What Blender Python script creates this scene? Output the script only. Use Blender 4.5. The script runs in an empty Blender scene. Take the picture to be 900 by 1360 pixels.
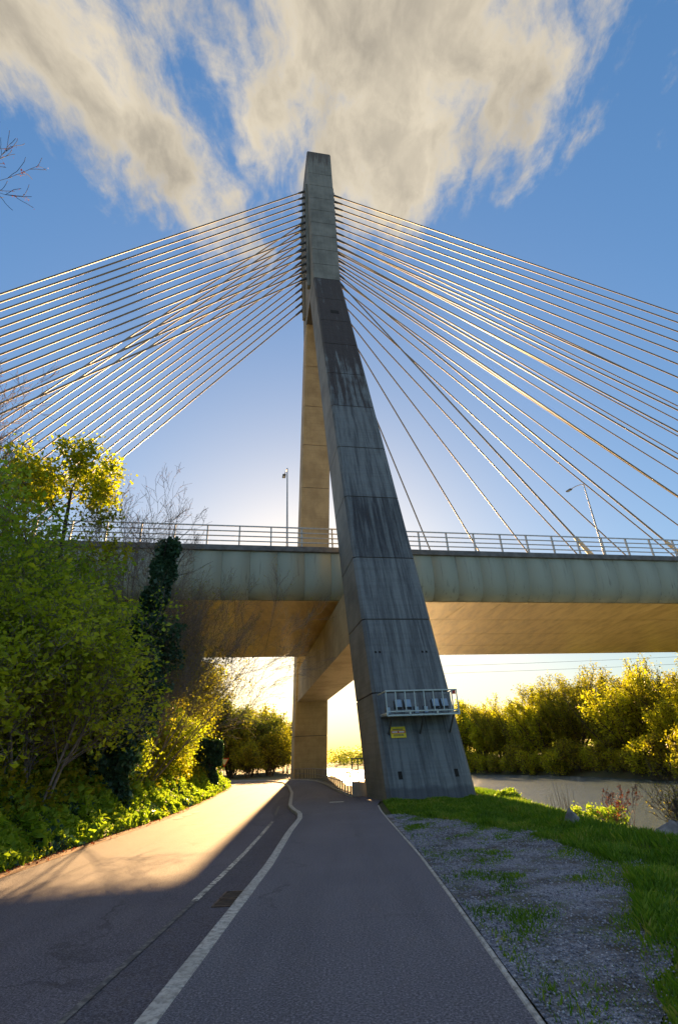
import bpy, bmesh, math, random
import numpy as np
from mathutils import Matrix, Vector

# ------------------------------------------------------------------ camera
SC = bpy.context.scene
COL = SC.collection
cam_data = bpy.data.cameras.new("camera")
cam = bpy.data.objects.new("camera", cam_data)
COL.objects.link(cam)
cam_data.sensor_fit = 'HORIZONTAL'
cam_data.sensor_width = 36.0
cam_data.lens = 36.0 * 667.53 / 900.0
cam_data.clip_start = 0.05
cam_data.clip_end = 9000.0
_R = Vector((0.9988171, 0.02163033, -0.04354909))
_U = Vector((0.04862504, -0.44431317, 0.89455096))
_F = Vector((0.0, 0.89561037, 0.44483936))
cam.matrix_world = Matrix(((_R.x, _U.x, -_F.x, 0.0), (_R.y, _U.y, -_F.y, 0.0), (_R.z, _U.z, -_F.z, 1.6), (0, 0, 0, 1)))
SC.camera = cam

# ------------------------------------------------------------------ light
SUN_EL = math.radians(14.8)
SUN_AZ = math.radians(-3.7)          # measured from +Y, negative to the left
sun_dir = Vector((math.sin(SUN_AZ) * math.cos(SUN_EL), math.cos(SUN_AZ) * math.cos(SUN_EL), math.sin(SUN_EL)))
sun_data = bpy.data.lights.new("sun", 'SUN')
sun_data.energy = 5.0
sun_data.angle = math.radians(0.55)
sun_data.color = (1.0, 0.60, 0.25)
sun = bpy.data.objects.new("sun", sun_data)
COL.objects.link(sun)
sun.rotation_euler = sun_dir.to_track_quat('Z', 'Y').to_euler()
sun.location = (0, 0, 60)

SC.render.engine = 'CYCLES'
SC.cycles.use_denoising = True
SC.cycles.max_bounces = 6
SC.cycles.transparent_max_bounces = 8
SC.cycles.sample_clamp_indirect = 12.0
SC.view_settings.view_transform = 'Standard'
SC.view_settings.look = 'None'
SC.view_settings.gamma = 1.0
SC.view_settings.exposure = 2.35

world = bpy.data.worlds.new("World")
SC.world = world
world.use_nodes = True


class NT:
    """small helper to write node trees"""
    def __init__(self, tree):
        self.t = tree
        self.n = tree.nodes
        self.l = tree.links

    def new(self, kind, **kw):
        nd = self.n.new(kind)
        for k, v in kw.items():
            setattr(nd, k, v)
        return nd

    def put(self, sock, v):
        if isinstance(v, bpy.types.NodeSocket):
            self.l.new(v, sock)
        elif v is not None:
            if hasattr(sock, 'default_value'):
                if isinstance(v, (tuple, list)) and len(v) == 3 and sock.type == 'RGBA':
                    v = (*v, 1.0)
                sock.default_value = v

    def math(self, op, a, b=None, c=None, clamp=False):
        nd = self.new('ShaderNodeMath', operation=op, use_clamp=clamp)
        self.put(nd.inputs[0], a)
        if b is not None:
            self.put(nd.inputs[1], b)
        if c is not None:
            self.put(nd.inputs[2], c)
        return nd.outputs[0]

    def vmath(self, op, a, b=None):
        nd = self.new('ShaderNodeVectorMath', operation=op)
        self.put(nd.inputs[0], a)
        if b is not None:
            self.put(nd.inputs[1], b)
        return nd.outputs['Value'] if op in ('DOT_PRODUCT', 'LENGTH') else nd.outputs[0]

    def comb(self, x, y, z):
        nd = self.new('ShaderNodeCombineXYZ')
        for i, v in enumerate((x, y, z)):
            self.put(nd.inputs[i], v)
        return nd.outputs[0]

    def sep(self, v):
        nd = self.new('ShaderNodeSeparateXYZ')
        self.put(nd.inputs[0], v)
        return nd.outputs

    def noise(self, vec, scale, detail=4, rough=0.5, distortion=0.0, out='Fac'):
        nd = self.new('ShaderNodeTexNoise')
        self.put(nd.inputs['Vector'], vec)
        nd.inputs['Scale'].default_value = scale
        nd.inputs['Detail'].default_value = detail
        nd.inputs['Roughness'].default_value = rough
        nd.inputs['Distortion'].default_value = distortion
        return nd.outputs[out]

    def maprange(self, v, a, b, c=0.0, d=1.0, smooth=True):
        nd = self.new('ShaderNodeMapRange', interpolation_type='SMOOTHSTEP' if smooth else 'LINEAR')
        self.put(nd.inputs[0], v)
        for i, x in enumerate((a, b, c, d)):
            self.put(nd.inputs[i + 1], x)
        return nd.outputs[0]

    def mix(self, f, a, b, blend='MIX'):
        nd = self.new('ShaderNodeMix', data_type='RGBA', blend_type=blend)
        self.put(nd.inputs[0], f)
        self.put(nd.inputs[6], a)
        self.put(nd.inputs[7], b)
        return nd.outputs[2]

    def ramp(self, f, stops):
        nd = self.new('ShaderNodeValToRGB')
        cr = nd.color_ramp
        while len(cr.elements) < len(stops):
            cr.elements.new(0.5)
        for e, (p, c) in zip(cr.elements, stops):
            e.position = p
            e.color = (*c, 1.0)
        self.put(nd.inputs[0], f)
        return nd.outputs[0]


def build_world():
    T = NT(world.node_tree)
    T.n.clear()
    out = T.new('ShaderNodeOutputWorld')
    bg = T.new('ShaderNodeBackground')
    bg.inputs['Strength'].default_value = 0.085
    sky = T.new('ShaderNodeTexSky', sky_type='NISHITA')
    sky.sun_disc = False
    sky.sun_elevation = SUN_EL
    sky.sun_rotation = SUN_AZ
    sky.altitude = 0.0
    sky.air_density = 1.0
    sky.dust_density = 0.9
    sky.ozone_density = 2.0
    hsv = T.new('ShaderNodeHueSaturation')
    hsv.inputs['Saturation'].default_value = 1.22
    hsv.inputs['Value'].default_value = 0.72
    T.l.new(sky.outputs[0], hsv.inputs['Color'])
    # softer contrast between the zenith and the bright horizon
    lum = T.vmath('DOT_PRODUCT', hsv.outputs[0], (0.2126, 0.7152, 0.0722))
    comp = T.math('POWER', T.math('DIVIDE', T.math('MAXIMUM', lum, 0.02), 0.44), -0.40)
    sc = T.new('ShaderNodeVectorMath', operation='SCALE')
    T.l.new(hsv.outputs[0], sc.inputs[0])
    T.l.new(comp, sc.inputs['Scale'])
    co = T.new('ShaderNodeTexCoord').outputs['Generated']
    x, y, z = T.sep(co)
    zc = T.math('MAXIMUM', z, 0.06)
    u = T.math('DIVIDE', x, zc)
    v = T.math('DIVIDE', y, zc)
    p = T.comb(u, v, 0.0)
    # slow warp so that no lobe keeps a clean outline
    wn = T.noise(p, 3.0, 3, 0.55, out='Color')
    wv = T.vmath('MULTIPLY', T.vmath('SUBTRACT', wn, (0.5, 0.5, 0.5)), (0.26, 0.26, 0.0))
    pw = T.vmath('ADD', p, wv)
    lob = None
    for cx, cy, ang, ra, rb, gain in (
            (-0.34, 0.47, 60, 0.26, 0.10, 1.1),
            (-0.44, 0.32, 40, 0.20, 0.12, 1.1),
            (0.11, 0.34, 90, 0.24, 0.28, 1.3),
            (0.12, 0.54, 85, 0.18, 0.17, 1.1),
            (0.25, 0.40, 55, 0.19, 0.15, 0.9),
            (-0.06, 0.42, 110, 0.16, 0.08, 0.8),
            (0.0, 0.05, 10, 0.46, 0.27, 1.1),
            (-0.9, -0.6, 25, 0.9, 0.35, 1.0),
            (1.3, -0.4, 120, 0.7, 0.4, 1.0),
            (0.3, -1.7, 5, 1.6, 0.5, 1.0),
            (-2.6, 0.6, 80, 1.2, 0.5, 0.9),
            (3.2, 0.9, 60, 1.2, 0.5, 0.9),
    ):
        a = math.radians(ang)
        d = T.vmath('SUBTRACT', pw, (cx, cy, 0.0))
        e1 = T.math('DIVIDE', T.vmath('DOT_PRODUCT', d, (math.cos(a), math.sin(a), 0)), ra)
        e2 = T.math('DIVIDE', T.vmath('DOT_PRODUCT', d, (-math.sin(a), math.cos(a), 0)), rb)
        r = T.math('SQRT', T.math('ADD', T.math('MULTIPLY', e1, e1), T.math('MULTIPLY', e2, e2)))
        g = T.math('MULTIPLY', T.math('SUBTRACT', 1.0, r), gain)
        lob = g if lob is None else T.math('MAXIMUM', lob, g)
    st = T.vmath('MULTIPLY', pw, (10.0, 5.2, 1.0))
    f1 = T.noise(st, 1.0, 9, 0.60, 0.2)
    f2 = T.noise(T.vmath('MULTIPLY', p, (1.25, 0.8, 1.0)), 30.0, 7, 0.66)
    dens = T.math('ADD', lob, T.math('MULTIPLY', T.math('SUBTRACT', f1, 0.5), 2.3))
    dens = T.math('ADD', dens, T.math('MULTIPLY', T.math('SUBTRACT', f2, 0.5), 0.9))
    mask = T.maprange(dens, -0.42, 0.62, 0.0, 0.95)
    thick = T.maprange(dens, 0.2, 1.25)
    mott = T.noise(T.vmath('MULTIPLY', pw, (7.0, 3.0, 1.0)), 1.0, 5, 0.55)
    shade = T.math('ADD', T.math('MULTIPLY', thick, 0.45), T.math('MULTIPLY', T.math('SUBTRACT', mott, 0.42), 1.5), clamp=True)
    ccol = T.mix(shade, (1.95, 1.70, 1.28), (0.66, 0.58, 0.46))
    fade = T.maprange(z, 0.02, 0.14)
    mask = T.math('MULTIPLY', mask, fade)
    colr = T.mix(mask, sc.outputs[0], ccol)
    T.l.new(colr, bg.inputs['Color'])
    T.l.new(bg.outputs[0], out.inputs[0])


build_world()

# ------------------------------------------------------------------ materials
MATS = {}


def new_mat(name):
    m = bpy.data.materials.new(name)
    m.use_nodes = True
    T = NT(m.node_tree)
    T.n.clear()
    out = T.new('ShaderNodeOutputMaterial')
    MATS[name] = m
    return m, T, out


def principled(T, out, col, rough=0.7, metal=0.0, bump=None, bump_strength=0.3, bump_dist=0.02, spec=0.5):
    b = T.new('ShaderNodeBsdfPrincipled')
    T.put(b.inputs['Base Color'], col)
    T.put(b.inputs['Roughness'], rough)
    T.put(b.inputs['Metallic'], metal)
    T.put(b.inputs['Specular IOR Level'], spec)
    if bump is not None:
        bn = T.new('ShaderNodeBump')
        bn.inputs['Strength'].default_value = bump_strength
        bn.inputs['Distance'].default_value = bump_dist
        T.put(bn.inputs['Height'], bump)
        T.l.new(bn.outputs[0], b.inputs['Normal'])
    T.l.new(b.outputs[0], out.inputs[0])
    return b


def pos(T):
    return T.new('ShaderNodeNewGeometry').outputs['Position']


def objco(T):
    return T.new('ShaderNodeTexCoord').outputs['Object']


def mat_plain(name, col, rough=0.6, metal=0.0, var=0.25, scale=6.0):
    m, T, out = new_mat(name)
    n = T.noise(objco(T), scale, 5, 0.6)
    f = T.maprange(n, 0.3, 0.7)
    lo = tuple(c * (1 - var) for c in col)
    hi = tuple(min(1, c * (1 + var)) for c in col)
    principled(T, out, T.mix(f, lo, hi), rough, metal, n, 0.15, 0.01)
    return m


def mat_concrete(name, light, dark, stain_amt=0.5, streak=1.0, patch=0.5):
    """board-marked concrete with run-off streaks and blotches"""
    m, T, out = new_mat(name)
    p = pos(T)
    blot = T.noise(p, 0.35, 6, 0.62)
    fine = T.noise(p, 9.0, 6, 0.7)
    st = T.noise(T.vmath('MULTIPLY', p, (3.2, 3.2, 0.16)), 1.0, 6, 0.65)
    st2 = T.noise(T.vmath('MULTIPLY', p, (9.0, 9.0, 0.35)), 1.0, 4, 0.6)
    board = T.noise(T.vmath('MULTIPLY', p, (0.25, 0.25, 7.0)), 1.0, 2, 0.5)
    f = T.math('ADD', T.math('MULTIPLY', T.maprange(st, 0.38, 0.66), 0.55 * streak), T.math('MULTIPLY', T.maprange(blot, 0.38, 0.66), patch))
    f = T.math('ADD', f, T.math('MULTIPLY', T.math('SUBTRACT', fine, 0.5), 0.55))
    f = T.math('ADD', f, T.math('MULTIPLY', T.math('SUBTRACT', st2, 0.5), 0.7 * streak))
    f = T.math('MULTIPLY', f, stain_amt, clamp=True)
    c = T.mix(f, light, dark)
    pale = T.maprange(T.noise(T.vmath('MULTIPLY', p, (2.2, 2.2, 0.5)), 1.0, 5, 0.6), 0.6, 0.74)
    c = T.mix(T.math('MULTIPLY', pale, 0.35), c, tuple(min(1, x * 1.35) for x in light))
    c = T.mix(T.math('MULTIPLY', T.maprange(board, 0.5, 0.62), 0.16), c, dark)
    h = T.math('ADD', T.math('MULTIPLY', fine, 0.5), T.math('MULTIPLY', board, 0.6))
    topz = T.math('ADD', T.sep(p)[2], T.math('MULTIPLY', T.math('SUBTRACT', st, 0.5), 14.0))
    c = T.mix(T.math('MULTIPLY', T.maprange(topz, 79.5, 84.5), 0.75), c, (0.065, 0.045, 0.038))
    principled(T, out, c, T.math('ADD', 0.72, T.math('MULTIPLY', f, 0.15)), 0.0, h, 0.35, 0.02)
    return m




def mat_leg():
    # rain-washed leg: the sloping outer face carries algae streaks and, high up, black run-off stains
    m, T, out = new_mat('concrete_stained')
    geo = T.new('ShaderNodeNewGeometry')
    p = geo.outputs['Position']
    nz = T.sep(geo.outputs['Normal'])[2]
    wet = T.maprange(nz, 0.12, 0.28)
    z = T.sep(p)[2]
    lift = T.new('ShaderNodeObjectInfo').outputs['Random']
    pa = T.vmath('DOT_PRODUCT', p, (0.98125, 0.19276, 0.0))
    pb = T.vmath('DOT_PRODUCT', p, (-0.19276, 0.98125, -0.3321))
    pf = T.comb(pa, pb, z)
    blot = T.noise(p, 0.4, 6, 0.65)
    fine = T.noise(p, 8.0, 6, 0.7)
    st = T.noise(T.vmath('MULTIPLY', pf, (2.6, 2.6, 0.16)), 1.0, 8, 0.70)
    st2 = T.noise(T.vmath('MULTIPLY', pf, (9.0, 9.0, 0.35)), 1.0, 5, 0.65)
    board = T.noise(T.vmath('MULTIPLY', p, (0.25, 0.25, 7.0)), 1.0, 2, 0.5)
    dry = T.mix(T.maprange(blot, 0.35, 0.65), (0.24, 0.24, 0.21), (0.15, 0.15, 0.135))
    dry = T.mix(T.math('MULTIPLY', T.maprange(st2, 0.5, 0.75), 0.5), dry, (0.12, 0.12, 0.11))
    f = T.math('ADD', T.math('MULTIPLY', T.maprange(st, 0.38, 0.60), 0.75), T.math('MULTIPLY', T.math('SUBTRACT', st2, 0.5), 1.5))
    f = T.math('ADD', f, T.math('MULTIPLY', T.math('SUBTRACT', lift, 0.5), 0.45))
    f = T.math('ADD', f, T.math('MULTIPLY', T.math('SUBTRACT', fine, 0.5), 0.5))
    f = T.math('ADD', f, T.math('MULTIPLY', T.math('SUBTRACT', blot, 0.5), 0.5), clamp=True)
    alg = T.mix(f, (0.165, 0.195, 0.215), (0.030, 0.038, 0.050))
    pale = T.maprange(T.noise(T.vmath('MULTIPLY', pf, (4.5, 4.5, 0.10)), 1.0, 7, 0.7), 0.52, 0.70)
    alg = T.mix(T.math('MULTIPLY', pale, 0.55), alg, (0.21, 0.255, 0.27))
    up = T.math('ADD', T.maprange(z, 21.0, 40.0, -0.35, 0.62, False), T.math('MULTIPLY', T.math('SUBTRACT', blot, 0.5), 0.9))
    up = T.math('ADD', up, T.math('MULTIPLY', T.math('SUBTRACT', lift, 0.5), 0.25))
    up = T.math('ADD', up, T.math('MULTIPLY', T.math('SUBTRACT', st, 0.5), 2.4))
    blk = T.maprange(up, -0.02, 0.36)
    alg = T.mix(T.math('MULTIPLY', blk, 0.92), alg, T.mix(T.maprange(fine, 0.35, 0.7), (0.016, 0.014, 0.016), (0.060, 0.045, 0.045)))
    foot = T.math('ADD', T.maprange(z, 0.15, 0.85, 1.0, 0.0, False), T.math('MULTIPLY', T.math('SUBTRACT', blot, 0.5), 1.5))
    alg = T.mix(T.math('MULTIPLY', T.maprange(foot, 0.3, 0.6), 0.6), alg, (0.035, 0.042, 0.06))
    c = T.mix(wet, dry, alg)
    c = T.mix(T.math('MULTIPLY', T.maprange(board, 0.5, 0.62), 0.15), c, (0.06, 0.065, 0.07))
    principled(T, out, c, 0.75, 0.0, T.math('ADD', T.math('MULTIPLY', fine, 0.5), T.math('MULTIPLY', board, 0.6)), 0.4, 0.02)


mat_leg()
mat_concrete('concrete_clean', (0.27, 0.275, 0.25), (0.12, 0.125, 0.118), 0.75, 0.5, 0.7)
mat_concrete('concrete_bounce_warm', (0.48, 0.38, 0.22), (0.25, 0.19, 0.11), 0.7, 0.35, 0.7)  # far leg and cross beam: warm bounce light put into the concrete colour
mat_concrete('concrete_low', (0.36, 0.34, 0.30), (0.14, 0.13, 0.115), 0.8, 0.5, 0.8)


def mat_groove():
    m, T, out = new_mat('joint_dark')
    principled(T, out, (0.09, 0.09, 0.088), 0.9)


mat_groove()


def mat_deck():
    m, T, out = new_mat('deck_paint')
    p = objco(T)
    rp = T.new('ShaderNodeObjectInfo').outputs['Random']
    g = pos(T)
    run = T.noise(T.vmath('MULTIPLY', g, (5.0, 5.0, 0.28)), 1.0, 5, 0.6)
    run2 = T.noise(T.vmath('MULTIPLY', g, (1.3, 1.3, 0.2)), 1.0, 4, 0.6)
    f = T.math('MULTIPLY', T.maprange(run, 0.52, 0.72), T.maprange(run2, 0.4, 0.62))
    base = T.mix(rp, (0.34, 0.39, 0.33), (0.37, 0.42, 0.36))
    c = T.mix(T.math('MULTIPLY', f, 0.75), base, (0.17, 0.18, 0.16))
    principled(T, out, c, 0.55, 0.0, run, 0.08, 0.01)


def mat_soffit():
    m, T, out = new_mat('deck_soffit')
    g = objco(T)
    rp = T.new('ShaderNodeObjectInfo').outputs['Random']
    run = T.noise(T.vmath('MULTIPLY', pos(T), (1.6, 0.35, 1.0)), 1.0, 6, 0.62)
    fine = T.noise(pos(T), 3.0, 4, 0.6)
    base = T.mix(rp, (0.74, 0.56, 0.25), (0.78, 0.60, 0.28))  # golden bounce from water and sunlit ground is painted into this base
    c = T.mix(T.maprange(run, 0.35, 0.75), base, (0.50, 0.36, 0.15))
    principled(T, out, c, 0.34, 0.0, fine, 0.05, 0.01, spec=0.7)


mat_deck()
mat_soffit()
mat_plain('steel_galv', (0.46, 0.47, 0.46), 0.45, 0.55, 0.15)
mat_plain('steel_dark', (0.12, 0.13, 0.14), 0.5, 0.6, 0.2)
mat_plain('edge_beam', (0.15, 0.155, 0.16), 0.7, 0.0, 0.3, 2.0)
mat_plain('cable_sheath', (0.25, 0.215, 0.155), 0.48, 0.0, 0.12, 3.0)
mat_plain('sleeve_paint', (0.42, 0.40, 0.30), 0.5, 0.1, 0.15)
mat_plain('cage_paint', (0.45, 0.55, 0.56), 0.45, 0.2, 0.12)
mat_plain('lamp_glass', (0.30, 0.42, 0.58), 0.15, 0.0, 0.1)
mat_plain('lamp_body', (0.07, 0.08, 0.09), 0.5, 0.3, 0.1)
mat_plain('sign_yellow', (0.80, 0.66, 0.03), 0.45, 0.0, 0.08)
mat_plain('sign_red', (0.55, 0.04, 0.03), 0.45, 0.0, 0.08)
mat_plain('sign_white', (0.78, 0.77, 0.74), 0.5, 0.0, 0.06)
mat_plain('grate_iron', (0.15, 0.105, 0.08), 0.7, 0.5, 0.35)
mat_plain('pit_dark', (0.012, 0.012, 0.012), 0.9, 0.0, 0.1)
mat_plain('pale_cover', (0.42, 0.41, 0.37), 0.7, 0.0, 0.2)
mat_plain('rail_paint', (0.16, 0.13, 0.10), 0.5, 0.3, 0.2)
mat_plain('rock_grey', (0.20, 0.195, 0.20), 0.85, 0.0, 0.45, 3.0)


def mat_asphalt(name, a, b, speck=0.5, warm=(0.10, 0.085, 0.07)):
    m, T, out = new_mat(name)
    p = pos(T)
    big = T.noise(p, 0.45, 5, 0.6)
    mid = T.noise(p, 5.0, 5, 0.65)
    grit = T.noise(p, 46.0, 4, 0.85)
    fine = T.noise(p, 120.0, 2, 0.8)
    track = T.noise(T.vmath('MULTIPLY', p, (1.5, 0.10, 1.0)), 1.0, 4, 0.55)
    c = T.mix(T.maprange(big, 0.3, 0.7), a, b)
    c = T.mix(T.math('MULTIPLY', T.maprange(track, 0.42, 0.68), 0.45), c, tuple(x * 0.66 for x in a))
    c = T.mix(T.math('MULTIPLY', T.maprange(mid, 0.5, 0.72), 0.35), c, warm)
    c = T.mix(T.math('MULTIPLY', T.maprange(grit, 0.50, 0.66), speck), c, tuple(min(1, x * 3.4) for x in b))
    c = T.mix(T.math('MULTIPLY', T.maprange(grit, 0.50, 0.36), 0.85), c, tuple(x * 0.30 for x in a))
    c = T.mix(T.math('MULTIPLY', T.maprange(fine, 0.58, 0.70), 0.5), c, tuple(min(1, x * 3.0) for x in b))
    h = T.math('ADD', T.math('MULTIPLY', grit, 1.0), T.math('MULTIPLY', fine, 0.5))
    # tar patches and hairline cracks
    vo = T.new('ShaderNodeTexVoronoi', feature='DISTANCE_TO_EDGE')
    T.put(vo.inputs['Vector'], T.vmath('ADD', p, T.vmath('MULTIPLY', T.noise(p, 1.2, 4, 0.6, out='Color'), (1.6, 1.6, 0.0))))
    vo.inputs['Scale'].default_value = 0.22
    crack = T.math('MULTIPLY', T.maprange(vo.outputs['Distance'], 0.010, 0.003), T.maprange(big, 0.45, 0.6))
    c = T.mix(T.math('MULTIPLY', crack, 0.4), c, (0.02, 0.02, 0.021))
    principled(T, out, c, 0.85, 0.0, h, 0.6, 0.010, spec=0.25)
    return m


mat_asphalt('asphalt_road', (0.105, 0.096, 0.118), (0.135, 0.124, 0.145), 0.5)
mat_asphalt('asphalt_layby', (0.080, 0.074, 0.094), (0.108, 0.102, 0.122), 0.4)
mat_asphalt('asphalt_path', (0.112, 0.110, 0.134), (0.135, 0.133, 0.156), 0.55, (0.125, 0.118, 0.115))


def mat_kerb():
    m, T, out = new_mat('kerb_concrete')
    p = pos(T)
    rp = T.new('ShaderNodeObjectInfo').outputs['Random']
    n = T.noise(p, 14.0, 6, 0.7)
    n2 = T.noise(p, 2.2, 5, 0.6)
    c = T.mix(T.maprange(n, 0.36, 0.6), (0.25, 0.24, 0.22), (0.56, 0.54, 0.50))
    c = T.mix(T.math('MULTIPLY', T.maprange(n2, 0.48, 0.68), 0.5), c, (0.24, 0.23, 0.20))
    c = T.mix(T.math('MULTIPLY', rp, 0.22), c, (0.30, 0.29, 0.27))
    principled(T, out, c, 0.85, 0.0, n, 0.5, 0.01)


mat_kerb()


def mat_line():
    """thin worn road paint, asphalt showing through"""
    m, T, out = new_mat('worn_paint')
    p = pos(T)
    n = T.noise(p, 11.0, 5, 0.75)
    n2 = T.noise(p, 1.3, 3, 0.5)
    f = T.math('MULTIPLY', T.maprange(n, 0.40, 0.56), T.maprange(n2, 0.3, 0.5))
    c = T.mix(f, (0.075, 0.072, 0.074), (0.66, 0.62, 0.54))
    principled(T, out, c, 0.75)
    m, T, out = new_mat('faded_paint')
    p = pos(T)
    n = T.noise(p, 9.0, 6, 0.8)
    f = T.math('MULTIPLY', T.maprange(n, 0.46, 0.64), 0.55)
    c = T.mix(f, (0.072, 0.070, 0.074), (0.34, 0.32, 0.29))
    principled(T, out, c, 0.78)


mat_line()


def mat_ground():
    m, T, out = new_mat('soil_grass')
    p = pos(T)
    n = T.noise(p, 0.9, 6, 0.65)
    n2 = T.noise(p, 14.0, 5, 0.7)
    c = T.mix(T.maprange(n, 0.35, 0.62), (0.045, 0.062, 0.016), (0.075, 0.060, 0.032))
    c = T.mix(T.maprange(n2, 0.42, 0.62), c, (0.035, 0.052, 0.014))
    principled(T, out, c, 0.95, 0.0, n2, 0.9, 0.05)
    m, T, out = new_mat('gutter_dirt')
    p = pos(T)
    n = T.noise(p, 8.0, 6, 0.7)
    c = T.mix(T.maprange(n, 0.35, 0.65), (0.22, 0.095, 0.045), (0.15, 0.085, 0.05))
    principled(T, out, c, 0.95, 0.0, n, 0.8, 0.03)
    m, T, out = new_mat('gravel_bed')
    p = pos(T)
    vo = T.new('ShaderNodeTexVoronoi')
    T.put(vo.inputs['Vector'], p)
    vo.inputs['Scale'].default_value = 60.0
    n = T.noise(p, 1.1, 5, 0.6)
    n3 = T.noise(p, 30.0, 4, 0.7)
    stone = T.mix(T.sep(vo.outputs['Color'])[0], (0.14, 0.15, 0.20), (0.42, 0.44, 0.52))
    c = T.mix(T.maprange(n, 0.42, 0.66), stone, (0.085, 0.075, 0.055))
    c = T.mix(T.math('MULTIPLY', T.maprange(n3, 0.5, 0.68), 0.6), c, (0.07, 0.07, 0.085))
    moss = T.math('MULTIPLY', T.maprange(T.noise(p, 1.7, 6, 0.7), 0.52, 0.66), 0.8)
    c = T.mix(moss, c, T.mix(n3, (0.06, 0.10, 0.02), (0.14, 0.15, 0.05)))
    principled(T, out, c, 0.9, 0.0, vo.outputs['Distance'], 0.9, 0.03)
    m, T, out = new_mat('gravel_stone')
    r = T.new('ShaderNodeNewGeometry').outputs['Random Per Island']
    principled(T, out, T.ramp(r, [(0.0, (0.11, 0.115, 0.15)), (0.6, (0.26, 0.27, 0.33)), (1.0, (0.46, 0.47, 0.52))]), 0.85)


mat_ground()


def mat_water():
    m, T, out = new_mat('river_water')
    p = pos(T)
    a = T.noise(T.vmath('MULTIPLY', p, (1.1, 2.8, 1.0)), 1.0, 4, 0.6)
    b = T.noise(T.vmath('MULTIPLY', p, (4.0, 9.0, 1.0)), 1.0, 3, 0.6)
    h = T.math('ADD', a, T.math('MULTIPLY', b, 0.35))
    bs = principled(T, out, (0.05, 0.085, 0.11), 0.24, 0.0, h, 1.0, 0.20, spec=1.0)
    bs.inputs['IOR'].default_value = 1.55


mat_water()


def mat_leaf(name, stops, trans=0.45, rough=0.5, trans_tint=(1.08, 1.2, 0.55)):
    m, T, out = new_mat(name)
    geo = T.new('ShaderNodeNewGeometry')
    r = geo.outputs['Random Per Island']
    n = T.noise(geo.outputs['Position'], 0.9, 3, 0.5)
    f = T.math('ADD', T.math('MULTIPLY', r, 0.65), T.math('MULTIPLY', T.maprange(n, 0.35, 0.65), 0.35), clamp=True)
    c = T.ramp(f, stops)
    b = T.new('ShaderNodeBsdfPrincipled')
    T.put(b.inputs['Base Color'], c)
    T.put(b.inputs['Roughness'], rough)
    T.put(b.inputs['Specular IOR Level'], 0.3)
    tr = T.new('ShaderNodeBsdfTranslucent')
    T.put(tr.inputs['Color'], T.mix(1.0, c, trans_tint, 'MULTIPLY'))
    mx = T.new('ShaderNodeMixShader')
    mx.inputs[0].default_value = trans
    T.l.new(b.outputs[0], mx.inputs[1])
    T.l.new(tr.outputs[0], mx.inputs[2])
    T.l.new(mx.outputs[0], out.inputs[0])
    return m


mat_leaf('leaf_spring', [(0.0, (0.22, 0.27, 0.02)), (0.55, (0.42, 0.5, 0.035)), (1.0, (0.6, 0.62, 0.06))], 0.55)
mat_leaf('leaf_fresh', [(0.0, (0.15, 0.24, 0.025)), (0.6, (0.32, 0.46, 0.045)), (1.0, (0.5, 0.58, 0.07))], 0.55)
mat_leaf('leaf_maple', [(0.0, (0.17, 0.21, 0.012)), (0.5, (0.36, 0.39, 0.02)), (1.0, (0.56, 0.50, 0.03))], 0.62)
mat_leaf('leaf_ivy', [(0.0, (0.025, 0.06, 0.035)), (0.6, (0.05, 0.12, 0.075)), (1.0, (0.1, 0.19, 0.11))], 0.25, 0.35)
mat_leaf('leaf_olive', [(0.0, (0.14, 0.15, 0.015)), (0.5, (0.3, 0.29, 0.02)), (1.0, (0.46, 0.38, 0.03))], 0.6)
mat_leaf('leaf_willow', [(0.0, (0.24, 0.26, 0.015)), (0.5, (0.45, 0.45, 0.025)), (1.0, (0.62, 0.56, 0.04))], 0.62)
mat_leaf('leaf_far', [(0.0, (0.08, 0.112, 0.0288)), (0.5, (0.16, 0.192, 0.04)), (1.0, (0.256, 0.256, 0.056))], 0.55)
mat_leaf('leaf_rust', [(0.0, (0.10, 0.03, 0.015)), (0.5, (0.20, 0.06, 0.025)), (1.0, (0.26, 0.11, 0.04))], 0.4, 0.6, (1.1, 0.9, 0.7))
mat_leaf('grass_blade', [(0.0, (0.06, 0.13, 0.015)), (0.5, (0.13, 0.25, 0.02)), (0.82, (0.24, 0.33, 0.03)), (1.0, (0.42, 0.36, 0.12))], 0.45)
mat_leaf('dry_stalk', [(0.0, (0.10, 0.07, 0.04)), (1.0, (0.22, 0.16, 0.09))], 0.2)
mat_plain('bark_grey', (0.19, 0.165, 0.145), 0.9, 0.0, 0.35, 5.0)
mat_plain('bark_brown', (0.07, 0.050, 0.034), 0.9, 0.0, 0.35, 5.0)
mat_plain('bark_dark', (0.035, 0.030, 0.024), 0.9, 0.0, 0.35, 5.0)
mat_plain('bark_red', (0.16, 0.065, 0.045), 0.85, 0.0, 0.3, 5.0)


# ------------------------------------------------------------------ mesh helpers
def link(o, parent=None):
    COL.objects.link(o)
    if parent is not None:
        o.parent = parent
    return o


def mesh_obj(name, verts, faces, mat, parent=None, smooth=False):
    me = bpy.data.meshes.new(name)
    me.from_pydata([tuple(map(float, v)) for v in verts], [], faces)
    me.validate()
    me.update()
    if mat:
        me.materials.append(MATS[mat])
    if smooth:
        me.polygons.foreach_set('use_smooth', [True] * len(me.polygons))
    return link(bpy.data.objects.new(name, me), parent)


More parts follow.
